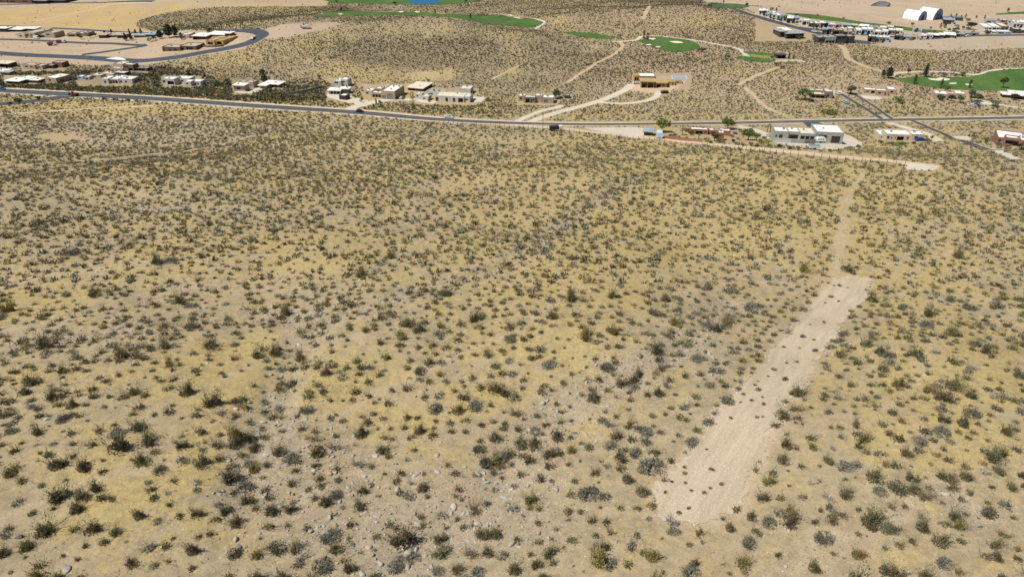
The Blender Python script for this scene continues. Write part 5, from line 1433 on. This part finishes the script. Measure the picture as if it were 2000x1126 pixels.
TREES = [
    ('round', 1292, 258, 233, 30, 'feathery yellow green tree behind the brick red shed', YG), ('round', 1421, 252, 232.5, 26, 'dense green tree standing by the road behind the red house', MG),
    ('round', 1461, 274, 252, 30, 'bright green spreading tree in the stony garden', PGRN), ('round', 1477, 275, 259, 14, 'small light green tree touching the bright spreading tree', YG),
    ('palm', 1333, 264, 250, 16, 'squat fan palm in the red compound garden', MG), ('round', 1349, 264, 256, 12, 'small round tree before the low brick house', MG),
    ('palm', 1364, 272, 260, 9, 'thin young palm in the paved red courtyard', PGRN), ('round', 1395, 276, 259, 18, 'brownish olive tree before the red end block', (.1, .09, .04)),
    ('bush', 1380, 277, 268, 16, 'clipped dark green hedge bush by the red end block', MG), ('palm', 1498, 258, 243.5, 6, 'tall thin palm left of the long grey house', MG), ('palm', 1504, 257, 246, 7, 'shorter palm left of the long grey house', MG),
    ('palm', 1588, 280, 270, 6, 'small palm behind the grey garden wall', MG),
    ('round', 1571, 196, 174, 25, 'round bright green tree beside the brown house', PGRN), ('bush', 1556, 195, 186, 10, 'green shrub left of the round bright tree', MG), ('round', 1661, 184, 167, 20, 'grey green tree between the two drives', GG),
    ('round', 1086, 192, 176, 20, 'loose green tree behind the flat roofed taupe house', MG),
    ('slim', 517, 163, 137, 17, 'big dark tree towering over the low tan house', DG), ('bush', 446, 168, 151, 15, 'dark green clipped bush left of the small tan house', DG), ('bush', 500, 166, 152, 15, 'green bush below the big dark tree', MG),
    ('slim', 371, 157, 142, 8, 'small dark tree behind the white house with long roof', DG), ('bush', 422, 168, 156, 20, 'bright green shrub beside the clipped dark bush', MG),
    ('slim', 1257, 77.5, 63, 5, 'slim dark cypress at the oval green, left of two', DG), ('slim', 1264.5, 78.5, 65, 6, 'slim dark cypress at the oval green, right of two', DG), ('bush', 1208, 76, 66, 10, 'dark round tree between the turf strip and the oval green', DG),
    ('pine', 1723.5, 151, 137, 8, 'dark conifer at the left end of the broad fairway', DG), ('pine', 1735, 153, 133.5, 15, 'big dark pine at the left end of the broad fairway', DG), ('cone', 1806, 150, 126, 13, 'tall dark pine beside the double bunker', DG),
    ('round', 1773, 145, 135, 7, 'small dark tree on the cart path', DG), ('slim', 1785.5, 163.5, 147, 8, 'slim conifer on the left part of the broad fairway', DG), ('slim', 1837.5, 170, 155, 7, 'dark cypress on the near edge of the broad fairway', DG),
    ('slim', 1893, 172, 156.5, 7, 'slim fairway conifer right of the small bunker', DG), ('round', 1958, 172, 149.5, 15, 'round dark tree standing alone on the striped fairway', DG), ('bush', 1850, 178, 167, 20, 'rounded green shrub mass behind the pinkish villa', MG),
    ('round', 1895, 192, 175, 16, 'grey green tree right of the pinkish villa', GG), ('round', 1908, 198, 184, 20, 'second grey green tree beside the pale forecourt', GG), ('round', 1836, 196, 185, 14, 'olive tree in front of the pinkish villa', MG), ('round', 1857, 198, 186, 14, 'darker olive tree before the villa porch', DG),
    ('round', 1875, 200, 188, 16, 'green garden tree by the blue parked car', MG), ('round', 1980, 196, 183, 15, 'dark tree before the low house at the right edge', DG), ('bush', 1942, 208, 197, 22, 'mid green thicket below the pale forecourt', MG),
    ('bush', 1755, 201, 191, 30, 'long yellow green shrub mass below the pink house', YG), ('bush', 1616, 223, 213, 32, 'yellow green shrub mass above the main road', YG), ('bush', 1924, 279, 266, 14, 'yellow green shrub left of the red house', YG), ('bush', 1948, 289, 278, 16, 'green shrub under the red house front', MG),
    ('bush', 1992, 293, 279, 20, 'dark green shrub at the right end of the red house', DG), ('bush', 1968, 291, 283, 14, 'small green shrub below the red house terrace', MG), ('bush', 1900, 272, 262, 22, 'olive thicket between pale pad and red house', (.08, .085, .035)),
    ('pine', 313, 76, 62, 13, 'dark pine left of the little tan house', DG), ('pine', 331, 74, 51, 19, 'tallest dark pine by the loop road', DG), ('pine', 344, 74, 52, 13, 'tall slim pine beside the tallest pine', DG), ('bush', 297, 81, 70, 22, 'bright green shrub below the dark pines', MG), ('slim', 355, 78, 65, 8, 'dark conifer before the little tan house', DG),
    ('cone', 246, 80, 66, 10, 'dark conifer nearest the road in the left conifer group', DG), ('cone', 257, 79, 64, 9, 'dark conifer in the middle of the left conifer group', DG), ('cone', 276, 66, 56, 8, 'dark conifer behind the slate blue roof', DG), ('cone', 265, 66, 58, 7, 'small conifer behind the slate blue roof', DG),
    ('cone', 253, 66, 57, 6, 'tiny conifer at the back of the conifer group', DG), ('cone', 218, 65, 58, 7, 'small dark conifer by the back street', DG), ('cone', 204, 64, 60, 6, 'tiny dark shrub tree by the back street', DG), ('round', 177, 75, 66, 9, 'dark round tree beside the brown roofed house', DG), ('round', 187, 72, 65, 6, 'small dark tree beside the dark green house', DG),
    ('round', 159, 77, 70, 8, 'small dark tree on the lot before the brown roofed house', DG), ('bush', 410, 63, 57, 18, 'dark tree clump behind the wide white roof', DG),
    ('cone', 850, 27, 18, 5, 'little conifer on the far fairway edge', DG), ('cone', 871, 27, 19, 5, 'conifer right of the little conifer on the fairway', DG), ('cone', 919, 36, 27, 6, 'dark conifer in the middle of the long fairway', DG), ('cone', 667, 22, 15, 6, 'dark conifer above the left end of the long fairway', DG), ('round', 658, 7, 1, 6, 'tree on the top lawn left of the pond', DG), ('round', 771, 10, 4, 9, 'dark tree below the pond', DG), ('round', 910, 6, 0, 6, 'small tree right of the pond', DG), ('round', 930, 3, -4, 8, 'dark tree at the top edge right of the pond', DG),
    ('slim', 1368, 8, 0, 4, 'thin cypress at the top of the estate street', DG), ('slim', 1413, 7, -2, 5, 'dark cypress behind the small top lawn', DG), ('slim', 1384, 15, 8, 4, 'left small cypress on the small top lawn', DG), ('slim', 1388.5, 14, 8, 4, 'right small cypress on the small top lawn', DG), ('round', 1458, 13, 6, 7, 'round tree at the right end of the small top lawn', DG),
    ('slim', 1505, 21, 15, 4, 'cypress behind the second estate villa', DG), ('slim', 1509, 20, 15, 4, 'cypress right behind the second estate villa', DG), ('slim', 1516, 22, 16, 5, 'dark cypress before the bare slope', DG), ('round', 1534, 39, 31, 6, 'small tree between two far row villas', DG), ('round', 1555, 34, 28, 7, 'tree at the start of the estate fairway', DG),
    ('palm', 1585, 82, 67, 8, 'palm between the two dark front houses', MG), ('bush', 1579, 84, 77, 9, 'brown shrub at the foot of the estate palm', (.09, .08, .04)), ('bush', 1560, 77, 69, 14, 'green shrub before the dark angular house', MG), ('bush', 1640, 87, 81, 12, 'small shrub before the dark modern house', MG),
    ('slim', 1836, 56, 46, 6, 'dark cypress near the club driveway, left of two', DG), ('slim', 1845, 55, 46, 8, 'dark cypress near the club driveway, right of two', DG), ('round', 1895, 58, 44, 16, 'large dark tree right of the club building', DG), ('round', 1890, 44, 36, 9, 'yellowish green tree behind the club building', YG), ('slim', 1856, 35, 28, 4, 'first thin cypress right of the tents', DG), ('slim', 1867, 33, 27, 4, 'second thin cypress right of the tents', DG),
    ('slim', 1877, 36, 30, 4, 'third thin cypress right of the tents', DG), ('slim', 1885, 36, 28, 5, 'fourth cypress right of the tents', DG), ('slim', 1906.5, 36, 31, 4, 'lone thin cypress on the bare slope', DG), ('slim', 1922.5, 38, 30, 4, 'cypress left of the long white house', DG), ('slim', 1968, 24, 16, 6, 'dark cypress on the top right turf sliver', DG), ('slim', 1837, 34, 28, 3, 'thin cypress touching the right tent', DG),
    ('round', 1863, 61, 55, 7, 'dark tree on the estate fairway end', DG), ('round', 1880, 58, 51, 6, 'tree below the club lawn', DG), ('round', 1781, 52, 44, 8, 'green tree on the bare slope under the tents', MG), ('bush', 1735, 47, 43, 10, 'brown green bushes before the tents', (.08, .075, .035)), ('bush', 1597, 31, 28, 5, 'lone dark bush on the pale slope', DG), ('bush', 1647, 38, 33.5, 6, 'dark bush behind the estate fairway', DG),
    ('bush', 1325, 101, 93, 18, 'olive shrub mass right of the oval green', (.07, .075, .035)) if False else ('bush', 1370, 102, 93, 20, 'olive shrub mass right of the oval green', (.07, .075, .035)), ('bush', 1420, 118, 107, 14, 'dark shrub left of the tee lawns', DG), ('bush', 1507, 114, 109, 8, 'round dark shrub on the dry yellow turf', DG), ('slim', 1540, 116, 106, 7, 'dark cypress right of the golf pavilion', DG), ('slim', 1549, 116, 107, 5, 'brownish cypress right of the golf pavilion', (.08, .06, .03)),
    ('bush', 1517, 130, 122, 9, 'dark green shrub below the tee lawns', DG), ('bush', 1527, 134, 127, 12, 'bright green shrub below the tee lawns', MG), ('round', 1843, 150, 142, 11, 'grey bare looking tree on the cart path', (.13, .11, .085)), ('round', 1879, 149, 140, 12, 'second grey bare looking tree on the cart path', (.13, .11, .085)), ('bush', 1866, 149, 144, 10, 'dark shrub on the fairway side of the cart path', DG),
    ('round', 40, 208, 190, 14, 'tall olive mesquite beside the left side road', (.085, .085, .04)), ('round', 78, 200, 187, 10, 'dark tree on the wedge of the left road junction', (.08, .08, .04)), ('bush', 20, 204, 199, 12, 'dark bush growing at the side road edge', DG),
    ('bush', 692, 191, 184, 9, 'green yard shrub right of the dark outbuilding', MG), ('slim', 735, 203, 193, 4, 'slim dark cypress before the two garage house', DG), ('bush', 706, 200, 192, 8, 'grey green yard shrub before the two garage house', GG), ('bush', 742, 202, 195, 6, 'dark yard shrub before the grey garage door', DG), ('bush', 806, 197, 187, 12, 'yellow green shrub on the drive of the stepped house', YG), ('bush', 838, 199, 193, 8, 'dark green shrub at the dark entry', MG),
    ('bush', 952, 198, 191, 14, 'green bush at the right end of the pale pad', MG), ('bush', 640, 168, 160, 14, 'bright green bush left of the white cube house', MG),
]
for t in TREES:
    k, x, yb, yt, w, lab, tint = t
    tree(k, x, yb, yt, w, lab, tint, 'shrub' if k == 'bush' else 'palm' if k == 'palm' else 'tree', dens=1.3 if (yb - yt) > 12 else .7)

rt_ = random.Random(77)
ETREE = [(rt_.uniform(1486, 1700), 0) for _ in range(22)]
for i, (x, _) in enumerate(ETREE):
    y = np.interp(x, [1486, 1560, 1620, 1700], [31, 49, 57, 60]) + rt_.uniform(-3, 5)
    k = rt_.choice(['round', 'slim', 'bush', 'palm'])
    tree(k, x, y, y - rt_.uniform(5, 8), rt_.uniform(5, 8) if k != 'slim' else 4, unique(lambda a: '%s among the white estate houses, %s' % ({'round': 'small dark round tree', 'slim': 'thin dark cypress', 'bush': 'green garden bush', 'palm': 'small palm'}[k], pos_phrase(x, y - 3))), rt_.choice([DG, MG, DG]), 'shrub' if k == 'bush' else 'palm' if k == 'palm' else 'tree', 'plants among the white estate houses', dens=.6)
for i in range(26):
    x = rt_.uniform(1700, 1990); y = np.interp(x, [1700, 1800, 1900, 1990], [70, 70, 64, 57]) + rt_.uniform(-12, 6)
    k = rt_.choice(['round', 'slim', 'bush', 'round'])
    tree(k, x, y, y - rt_.uniform(5, 9), rt_.uniform(6, 10) if k != 'slim' else 4, unique(lambda a: '%s beside the estate street houses, %s' % ({'round': 'dark round tree', 'slim': 'thin cypress', 'bush': 'low green bush'}[k], pos_phrase(x, y - 3))), rt_.choice([DG, MG, DG]), 'shrub' if k == 'bush' else 'tree', 'plants along the estate street', dens=.6)
GARD = [(1310, 268), (1318, 266), (1326, 272), (1340, 272), (1356, 276), (1388, 280), (1405, 279), (1413, 281), (1432, 278), (1440, 283), (1450, 286), (1466, 284), (1478, 288), (1486, 280), (1435, 262), (1444, 258), (1452, 264), (1492, 272), (1430, 268), (1500, 286), (1522, 288), (1541, 291), (1558, 293), (1620, 296), (1660, 291), (1676, 288), (1740, 282), (1760, 282), (1720, 280), (1784, 281), (1812, 277), (1820, 270)]
for i, (x, y) in enumerate(GARD):
    tt_ = [DG, MG, GG, YG][i % 4]
    tree('bush', x, y, y - rt_.uniform(4, 8), rt_.uniform(7, 12), unique(lambda a: '%s garden bush near the road houses, %s' % (['dark green', 'mid green', 'grey green', 'yellow green'][i % 4], pos_phrase(x, y - 3))), tt_, 'shrub', 'garden bushes around the near road houses', dens=.8)

# ------------------------------------------------------------------ vehicles and street things
def paint(name, c): return mat('car_paint_' + name, c, .3, .03, 1, spec=.5)
def car(x, y, x2, y2, colour, c, label, kind='car', s=1.0):
    A = P(x, y); B = P(x2, y2)
    th = math.atan2(B[1] - A[1], B[0] - A[0])
    z = A[2] + .12
    root = empty({'car': 'parked_car', 'pickup': 'pickup_truck', 'van': 'delivery_van'}[kind], (A[0], A[1], z), th, label, {'car': 'car', 'pickup': 'pickup', 'van': 'van'}[kind])
    L_ = 4.7 * s; w = .92 * s
    prof = {'car': [(-2.3, .35), (2.3, .35), (2.35, .7), (1.5, .95), (-2.1, 1.0), (-2.35, .75)],
            'pickup': [(-2.6, .4), (2.6, .4), (2.65, .95), (1.6, 1.1), (-2.6, 1.1)],
            'van': [(-2.6, .35), (2.6, .35), (2.65, .9), (2.2, 1.1), (1.7, 2.1), (-2.6, 2.15)]}[kind]
    MB().prism([(a * s, b * s) for a, b in prof], -w, w).build('body', paint(colour, c), root)
    if kind != 'van':
        a, b = {'car': (-1.9, 1.1), 'pickup': (-.9, 1.1)}[kind]
        zz = prof[-2][1] - .03
        MB().box(a * s, b * s, -w * .94, w * .94, zz * s, (zz + .36) * s, .35 * s, .1).build('window', M_GLASS, root)
        MB().box((a + .38) * s, (b - .42) * s, -w * .82, w * .82, (zz + .36) * s, (zz + .5) * s, .12 * s, .06).build('roof', paint(colour, c), root)
    else:
        MB().box(1.75 * s, 2.3 * s, -w * .9, w * .9, 1.15 * s, 1.75 * s, .2).build('window', M_GLASS, root)
    for sx in (-1.45, 1.45):
        for sy in (-1, 1):
            MB().tube((sx * s, sy * w * .78, .33 * s - .1), (sx * s, sy * w * 1.03, .33 * s - .1), .34 * s, .34 * s, 12).build('wheel', M_TYRE, root)
    for sy in (-.6, .6):
        MB().box(2.28 * s if kind == 'car' else 2.58 * s, 2.38 * s if kind == 'car' else 2.68 * s, sy * w - .18, sy * w + .18, .62 * s, .76 * s).build('headlight', mat('headlamp_glass', (.7, .7, .68), .2), root)
    return root
car(703, 219.6, 712, 220.6, 'black', (.015, .012, .02), 'dark car driving on the main road below the garage house')
car(876, 231, 885, 231.6, 'silver', (.55, .6, .68), 'silver pickup on the shoulder of the main road', 'pickup')
car(4, 175.5, 14, 176.2, 'blue', (.03, .16, .3), 'blue car on the main road at the left edge')
car(1650, 201, 1640, 196, 'light_blue', (.32, .5, .75), 'light blue car on the dark drive of the brown house')
car(1636, 184, 1628, 180, 'white', (.7, .7, .7), 'white car parked beside the brown house')
car(1898, 207.5, 1908, 208, 'white', (.7, .7, .7), 'white car parked by the garden trees')
car(1906, 207.5, 1915, 208, 'deep_blue', (.02, .06, .28), 'deep blue car parked next to the white one')
car(495, 77, 505, 71, 'black', (.015, .012, .02), 'dark car on the bend of the loop road')
car(72, 75.5, 78, 76, 'white', (.7, .7, .7), 'white van parked before the tan block house', 'van')
car(187, 5.5, 195, 5.3, 'white', (.7, .7, .7), 'white vehicle on the top left street')
car(786, 193, 792, 190, 'grey', (.25, .25, .26), 'grey vehicle parked along the shaded garage wall')
car(1797, 275, 1804, 275, 'deep_blue', (.02, .06, .28), 'dark blue car parked before the tan house with white roof')
car(1244, 164, 1249, 164, 'silver', (.55, .6, .68), 'silver car parked at the ochre building site')
car(560, 171.5, 566, 171, 'grey', (.25, .25, .26), 'grey vehicle right of the low tan house') if False else None

car(1590, 63, 1598, 65.5, 'white', (.7, .7, .7), 'white car on the estate street near the bend')
car(1650, 66.5, 1657, 67, 'deep_blue', (.02, .06, .28), 'deep blue car before the brown walled modern house')
car(1780, 78.5, 1787, 78, 'grey', (.25, .25, .26), 'grey car along the estate front row')
car(1890, 72, 1897, 71.6, 'white', (.7, .7, .7), 'white car at the grey end of the estate front row')
car(1868, 51, 1874, 51, 'silver', (.55, .6, .68), 'silver car parked below the dark club building')

def trailer():
    A = P(1593, 279.5); m = mpp(A); L_ = 19 * m
    root = empty('camping_trailer', A, R(-2), 'rounded silver camping trailer in front of the grey garage', 'camper')
    n = 14; h = 2.5; prof = []
    for i in range(n + 1):
        a = math.pi * i / n; prof.append((L_ / 2 - L_ / 2 * math.copysign(abs(math.cos(a)) ** .5, math.cos(a)), .75 + (h - .75) * math.sin(a) ** .55))
    mb = MB(); v = []; f = []
    ys = [0, .18, .5, 1.8, 2.12, 2.3]; ks = [.86, .96, 1, 1, .96, .86]
    for y, k in zip(ys, ks):
        for u, z in prof: v.append((L_ / 2 + (u - L_ / 2) * (.97 + .03 * k), y, .75 + (z - .75) * k))
    nn = n + 1
    for r_ in range(5):
        for i in range(n): f.append((r_ * nn + i, r_ * nn + i + 1, (r_ + 1) * nn + i + 1, (r_ + 1) * nn + i))
        f.append((r_ * nn, (r_ + 1) * nn, (r_ + 1) * nn + n, r_ * nn + n))
    f.append(tuple(range(nn))); f.append(tuple(range(6 * nn - 1, 5 * nn - 1, -1)))
    mb.add(v, f).build('body', mat('brushed_aluminium', (.72, .75, .78), .35, .05, metal=.3), root)
    for i in range(3): MB().box(L_ * (.2 + .22 * i), L_ * (.3 + .22 * i), -.03, .02, 1.45, 1.95).build('window', M_GLASS, root)
    MB().box(L_ * .1, L_ * .9, .25, 2.05, .45, .76).build('chassis', M_GDOORD, root)
    for sx in (.45, .58):
        for sy in (.1, 2.0): MB().tube((L_ * sx, sy, .36), (L_ * sx, sy + .22, .36), .36, .36, 12).build('wheel', M_TYRE, root)
    MB().box(L_, L_ + .9, 1.05, 1.2, .45, .55).build('hitch', M_STEEL, root)
trailer()

def flat_trailer():
    A = P(1582, 292); m = mpp(A); L_ = 19.5 * m
    root = empty('cargo_trailer', A, 0, 'low white and blue cargo trailer below the grey house', 'trailer')
    MB().box(0, L_, 0, 2.1, .55, 1.35).build('body', paint('white', (.7, .7, .7)), root)
    MB().box(-.05, L_ + .05, .1, 2.15, 1.36, 1.55).build('cover', mat('grey_blue_tarp', (.2, .26, .33), .7), root)
    MB().box(L_ * .02, L_ * .98, -.02, .0, .5, .62).build('rail', M_STEEL, root)
    for sx in (.4, .52):
        for sy in (-.02, 1.9): MB().tube((L_ * sx, sy, .3), (L_ * sx, sy + .2, .3), .33, .33, 12).build('wheel', M_TYRE, root)
flat_trailer()

def tank_shed():
    A = P(1281, 271); m = mpp(A); w = 12 * m
    root = empty('storage_trailer', A, R(-12), 'pale blue storage trailer under the feathery tree', 'trailer')
    MB().prism([(0, .5), (w, .5), (w, 2.5), (w * .93, 2.85), (w * .07, 2.85), (0, 2.5)], 0, 4.5).build('body', mat('pale_blue_metal', (.5, .62, .74), .5, .05), root)
    MB().box(w * .3, w * .7, -.06, -.01, .6, 2.3).build('door', mat('pale_blue_door', (.4, .52, .66), .5), root)
    MB().box(w * .1, w * .9, .2, 4.3, .3, .5).build('chassis', M_GDOORD, root)
    for sy in (1.9, 2.8):
        for sx in (-.02, w - .2): MB().tube((sx, sy, .3), (sx + .22, sy, .3), .34, .34, 12).build('wheel', M_TYRE, root)
tank_shed()

def dumpster():
    A = P(1293, 184); m = mpp(A); L_ = 13.5 * m
    root = empty('skip_container', A, R(14), 'open black skip with a yellow rim on the gravel loop', 'skip')
    b = MB(); t = .12; w = 2.4
    b.box(0, L_, 0, w, .2, .35); b.box(0, L_, 0, t, .36, 1.7); b.box(0, L_, w - t, w, .36, 1.7); b.box(0, t, t, w - t, .36, 1.7); b.box(L_ - t, L_, t, w - t, .36, 1.7)
    for i in range(6): b.box(L_ * (i + .4) / 6, L_ * (i + .55) / 6, -.1, -.005, .35, 1.6)
    b.build('body', mat('black_steel', (.03, .03, .03), .6), root)
    r = MB(); r.box(-.08, L_ + .08, -.1, .14, 1.71, 1.85); r.box(-.08, L_ + .08, w - .14, w + .1, 1.71, 1.85); r.box(-.08, .14, .14, w - .14, 1.71, 1.85); r.box(L_ - .14, L_ + .08, .14, w - .14, 1.71, 1.85)
    r.build('rim', mat('yellow_paint', (.6, .45, .12), .6), root)
    MB().box(.2, L_ - .2, .2, w - .2, .4, 1.3).build('rubble_load', mat('pale_debris', (.5, .4, .25), .95, .3, 3), root)
dumpster()

def digger(x, y, rz, body, c, label, s=1.0, truck=False):
    A = P(x, y); root = empty('excavator' if not truck else 'work_truck', A, R(rz), label, 'excavator' if not truck else 'truck')
    pm = mat('machine_paint_' + body, c, .5, .1)
    if not truck:
        for sy in (-1.3, .7): MB().prism([(-2 * s, .2), (-1.6 * s, 0), (1.6 * s, 0), (2 * s, .2), (2 * s, .7), (1.7 * s, .95), (-1.7 * s, .95), (-2 * s, .7)], sy, sy + .6).build('track', M_TYRE, root)
        MB().box(-2.1 * s, 1.2 * s, -1.3, 1.3, 1.0, 2.1 * s, .15, .1).build('body', pm, root)
        cb = MB().box(.1 * s, 1.4 * s, .1, 1.25, 2.1 * s, 3.3 * s, .2, .05).build('cab', M_GDOORD, root)
        MB().box(.3 * s, 1.2 * s, .04, .08, 2.4 * s, 3.0 * s).build('window', M_GLASS, cb)
        MB().tube((1.0 * s, -.3, 1.8 * s), (3.6 * s, -.3, 4.6 * s), .32 * s, .26 * s, 6).build('boom', pm, root)
        ar = MB().tube((3.5 * s, -.3, 4.6 * s), (5.4 * s, -.3, 1.4 * s), .25 * s, .2 * s, 6).build('arm', pm, root)
        MB().prism([(4.9 * s, 1.5 * s), (5.6 * s, 1.5 * s), (5.8 * s, .5 * s), (5.0 * s, .3 * s), (4.7 * s, .7 * s)], -.8, .2).build('bucket', M_GDOORD, ar)
    else:
        MB().box(-3.2, 1.2, -1.2, 1.2, .9, 2.4).build('cargo_box', pm, root)
        MB().prism([(1.3, .7), (3.4, .7), (3.4, 1.5), (2.9, 2.5), (1.3, 2.5)], -1.15, 1.15).build('cab', paint('white', (.7, .7, .7)), root)
        MB().box(2.4, 3.25, -1.0, 1.0, 1.65, 2.3, .3, .05).build('window', M_GLASS, root)
        for sx in (-2.2, -1.1, 2.3):
            for sy in (-1.25, .95): MB().tube((sx, sy, .5), (sx, sy + .3, .5), .5, .5, 12).build('wheel', M_TYRE, root)
digger(147, 188, 165, 'dark_red', (.16, .02, .03), 'red and black digger standing at the left road junction', .85)
digger(592, 54, 20, 'grey', (.2, .2, .22), 'small dark digger on the bare dirt patch on the hill', .9)
digger(598, 56, 5, 'white', (.62, .64, .68), 'white truck beside the digger on the bare dirt patch', truck=True)
digger(103, 89, 10, 'brown_red', (.2, .06, .04), 'brown and red truck on the bare lot beside the loop road', truck=True)
digger(120, 84.5, 0, 'brown', (.12, .07, .05), 'dark brown truck right of the brown and red truck', truck=True)
digger(1086, 255.5, 4, 'black_box', (.03, .03, .03), 'dark truck with white cab parked by the dirt track', truck=True)

def pole(x, yb, yt, label):
    A = P(x, yb); h = (yb - yt) * mpp(A) * 1.02
    root = empty('utility_pole', A, R(8), label, 'pole')
    MB().tube((0, 0, -.5), (0, 0, h), .17, .11, 8).build('post', M_WOOD, root)
    cb = MB(); cb.box(-1.1, 1.1, -.08, .06, h - .75, h - .6); cb.build('crossarm', M_WOOD, root)
    for u in (-.9, -.3, .9): MB().tube((u, 0, h - .58), (u, 0, h - .36), .06, .04, 6).build('insulator', M_STEEL, root)
pole(1060, 247, 218, 'tall wooden utility pole standing at the main road')
pole(1749, 313, 284, 'wooden utility pole in the scrub below the tan house')

def sign():
    A = P(280, 184.5); root = empty('marker_sign', A, 0, 'small yellow marker sign in the scrub above the main road', 'sign')
    MB().tube((0, 0, -.3), (0, 0, 2.0), .06, .05, 6).build('post', M_STEEL, root)
    MB().box(-.45, .45, -.1, -.06, 1.3, 2.4).build('panel', mat('yellow_panel', (.7, .55, .08), .6), root)
sign()

def pool(label, pts, h, name):
    pass
# blue sheeted slab beside the ochre house
A = P(1313, 155.5); m_ = mpp(A)
rt = empty('swimming_pool', A, R(-4), 'pale blue pool slab behind the ochre house', 'pool')
MB().box(0, 31 * m_, 0, 9, -.6, .3).build('surround', mat('pale_concrete', (.5, .5, .48), .8), rt)
MB().box(.8, 31 * m_ - .8, .8, 8.2, .31, .38).build('water', mat('pool_water_pale', (.34, .43, .47), .3), rt)
A = P(1963, 286.5); m_ = mpp(A)
rt = empty('garden_pool', A, R(3), 'small bright blue pool in front of the red house', 'pool')
MB().box(0, 15 * m_, 0, 3.6, -1.5, .9).build('surround', house_wall('red'), rt)
MB().box(.3, 15 * m_ - .3, .3, 3.3, .91, .96).build('water', mat('pool_water', (.03, .3, .62), .15), rt)

# wire fence with posts along the dirt track
FX = [(840, 238.5), (950, 246), (1060, 253.5), (1130, 261), (1240, 273), (1300, 279.5), (1400, 289.5), (1500, 299.5), (1600, 309), (1700, 319), (1766, 325.5)]
fc = catmull(PP(FX)[:, :2], 12)
sg = np.r_[0, np.cumsum(np.hypot(*np.diff(fc, axis=0).T))]
ss = np.linspace(0, sg[-1], 88)
fx = np.interp(ss, sg, fc[:, 0]); fy = np.interp(ss, sg, fc[:, 1]); fz = H(fx, fy)
O = np.array([fx[0], fy[0], fz[0]])
fr = empty('wire_fence', O, 0, 'long wire fence on wooden posts beside the pale dirt track', 'fence')
pm_ = MB().tube((0, 0, -.3), (0, 0, 1.8), .11, .09, 6).build('post', mat('dark_post_wood', (.16, .12, .085), .9), fr)
for i in range(88):
    o = pm_ if i == 0 else pm_.copy()
    if i: COL.objects.link(o); o.parent = fr
    o.location = (fx[i] - O[0], fy[i] - O[1], fz[i] - O[2]); o.rotation_euler = (random.uniform(-.05, .05), random.uniform(-.05, .05), 0); o.scale = (1, 1, random.uniform(.85, 1.1))
for hz in (.6, 1.1, 1.5):
    wb = MB()
    for i in range(87): wb.tube((fx[i] - O[0], fy[i] - O[1], fz[i] - O[2] + hz), (fx[i + 1] - O[0], fy[i + 1] - O[1], fz[i + 1] - O[2] + hz), .012, .012, 3)
    wb.build('wire', M_STEEL, fr)

# dark spoil heap on the far quarry slope
A = P(1716, 12); m_ = mpp(A)
V, T = rock_mesh(5, .28, 3)
o = obj_np('spoil_heap', V * np.array([24 * m_, 18 * m_, 34 * m_]), T, mat('grey_spoil', (.13, .14, .15), .95, .25, .2, bump=.4), None, A)
tag(o, 'dark grey spoil heap on the pale slope at the top right', 'spoil heap')

# ------------------------------------------------------------------ light and camera
SUN_EL, SUN_AZ = R(58), R(205)   # azimuth of the direction the light comes FROM, counter clockwise from +x
world = bpy.data.worlds.new('World'); scene.world = world; world.use_nodes = True
N = world.node_tree.nodes; L = world.node_tree.links
sky = N.new('ShaderNodeTexSky'); sky.sky_type = 'NISHITA'; sky.sun_disc = False
sky.sun_elevation = SUN_EL; sky.sun_rotation = math.pi / 2 - SUN_AZ
sky.altitude = 900; sky.air_density = 1.0; sky.dust_density = .6
L.new(sky.outputs[0], N['Background'].inputs[0]); N['Background'].inputs[1].default_value = .05
ld = bpy.data.lights.new('sun', 'SUN'); ld.energy = 4.9; ld.angle = R(.5); ld.color = (1, .955, .87)
lo = bpy.data.objects.new('sun', ld); COL.objects.link(lo)
src = Vector((math.cos(SUN_EL) * math.cos(SUN_AZ), math.cos(SUN_EL) * math.sin(SUN_AZ), math.sin(SUN_EL)))
lo.rotation_euler = src.to_track_quat('Z', 'Y').to_euler(); lo.location = (0, 200, 300)

cd = bpy.data.cameras.new('camera'); cd.sensor_width = 36; cd.lens = 36 * F / 2000
cd.clip_start = 1; cd.clip_end = 30000
cam = bpy.data.objects.new('camera', cd); COL.objects.link(cam)
cam.location = CAM; cam.rotation_euler = (math.pi / 2 - PITCH, 0, 0)
scene.camera = cam
vs = scene.view_settings; vs.view_transform = 'Standard'; vs.look = 'None'; vs.gamma = 1; vs.exposure = 0
scene.cycles.max_bounces = 5; scene.cycles.diffuse_bounces = 3; scene.cycles.glossy_bounces = 2
scene.render.film_transparent = False
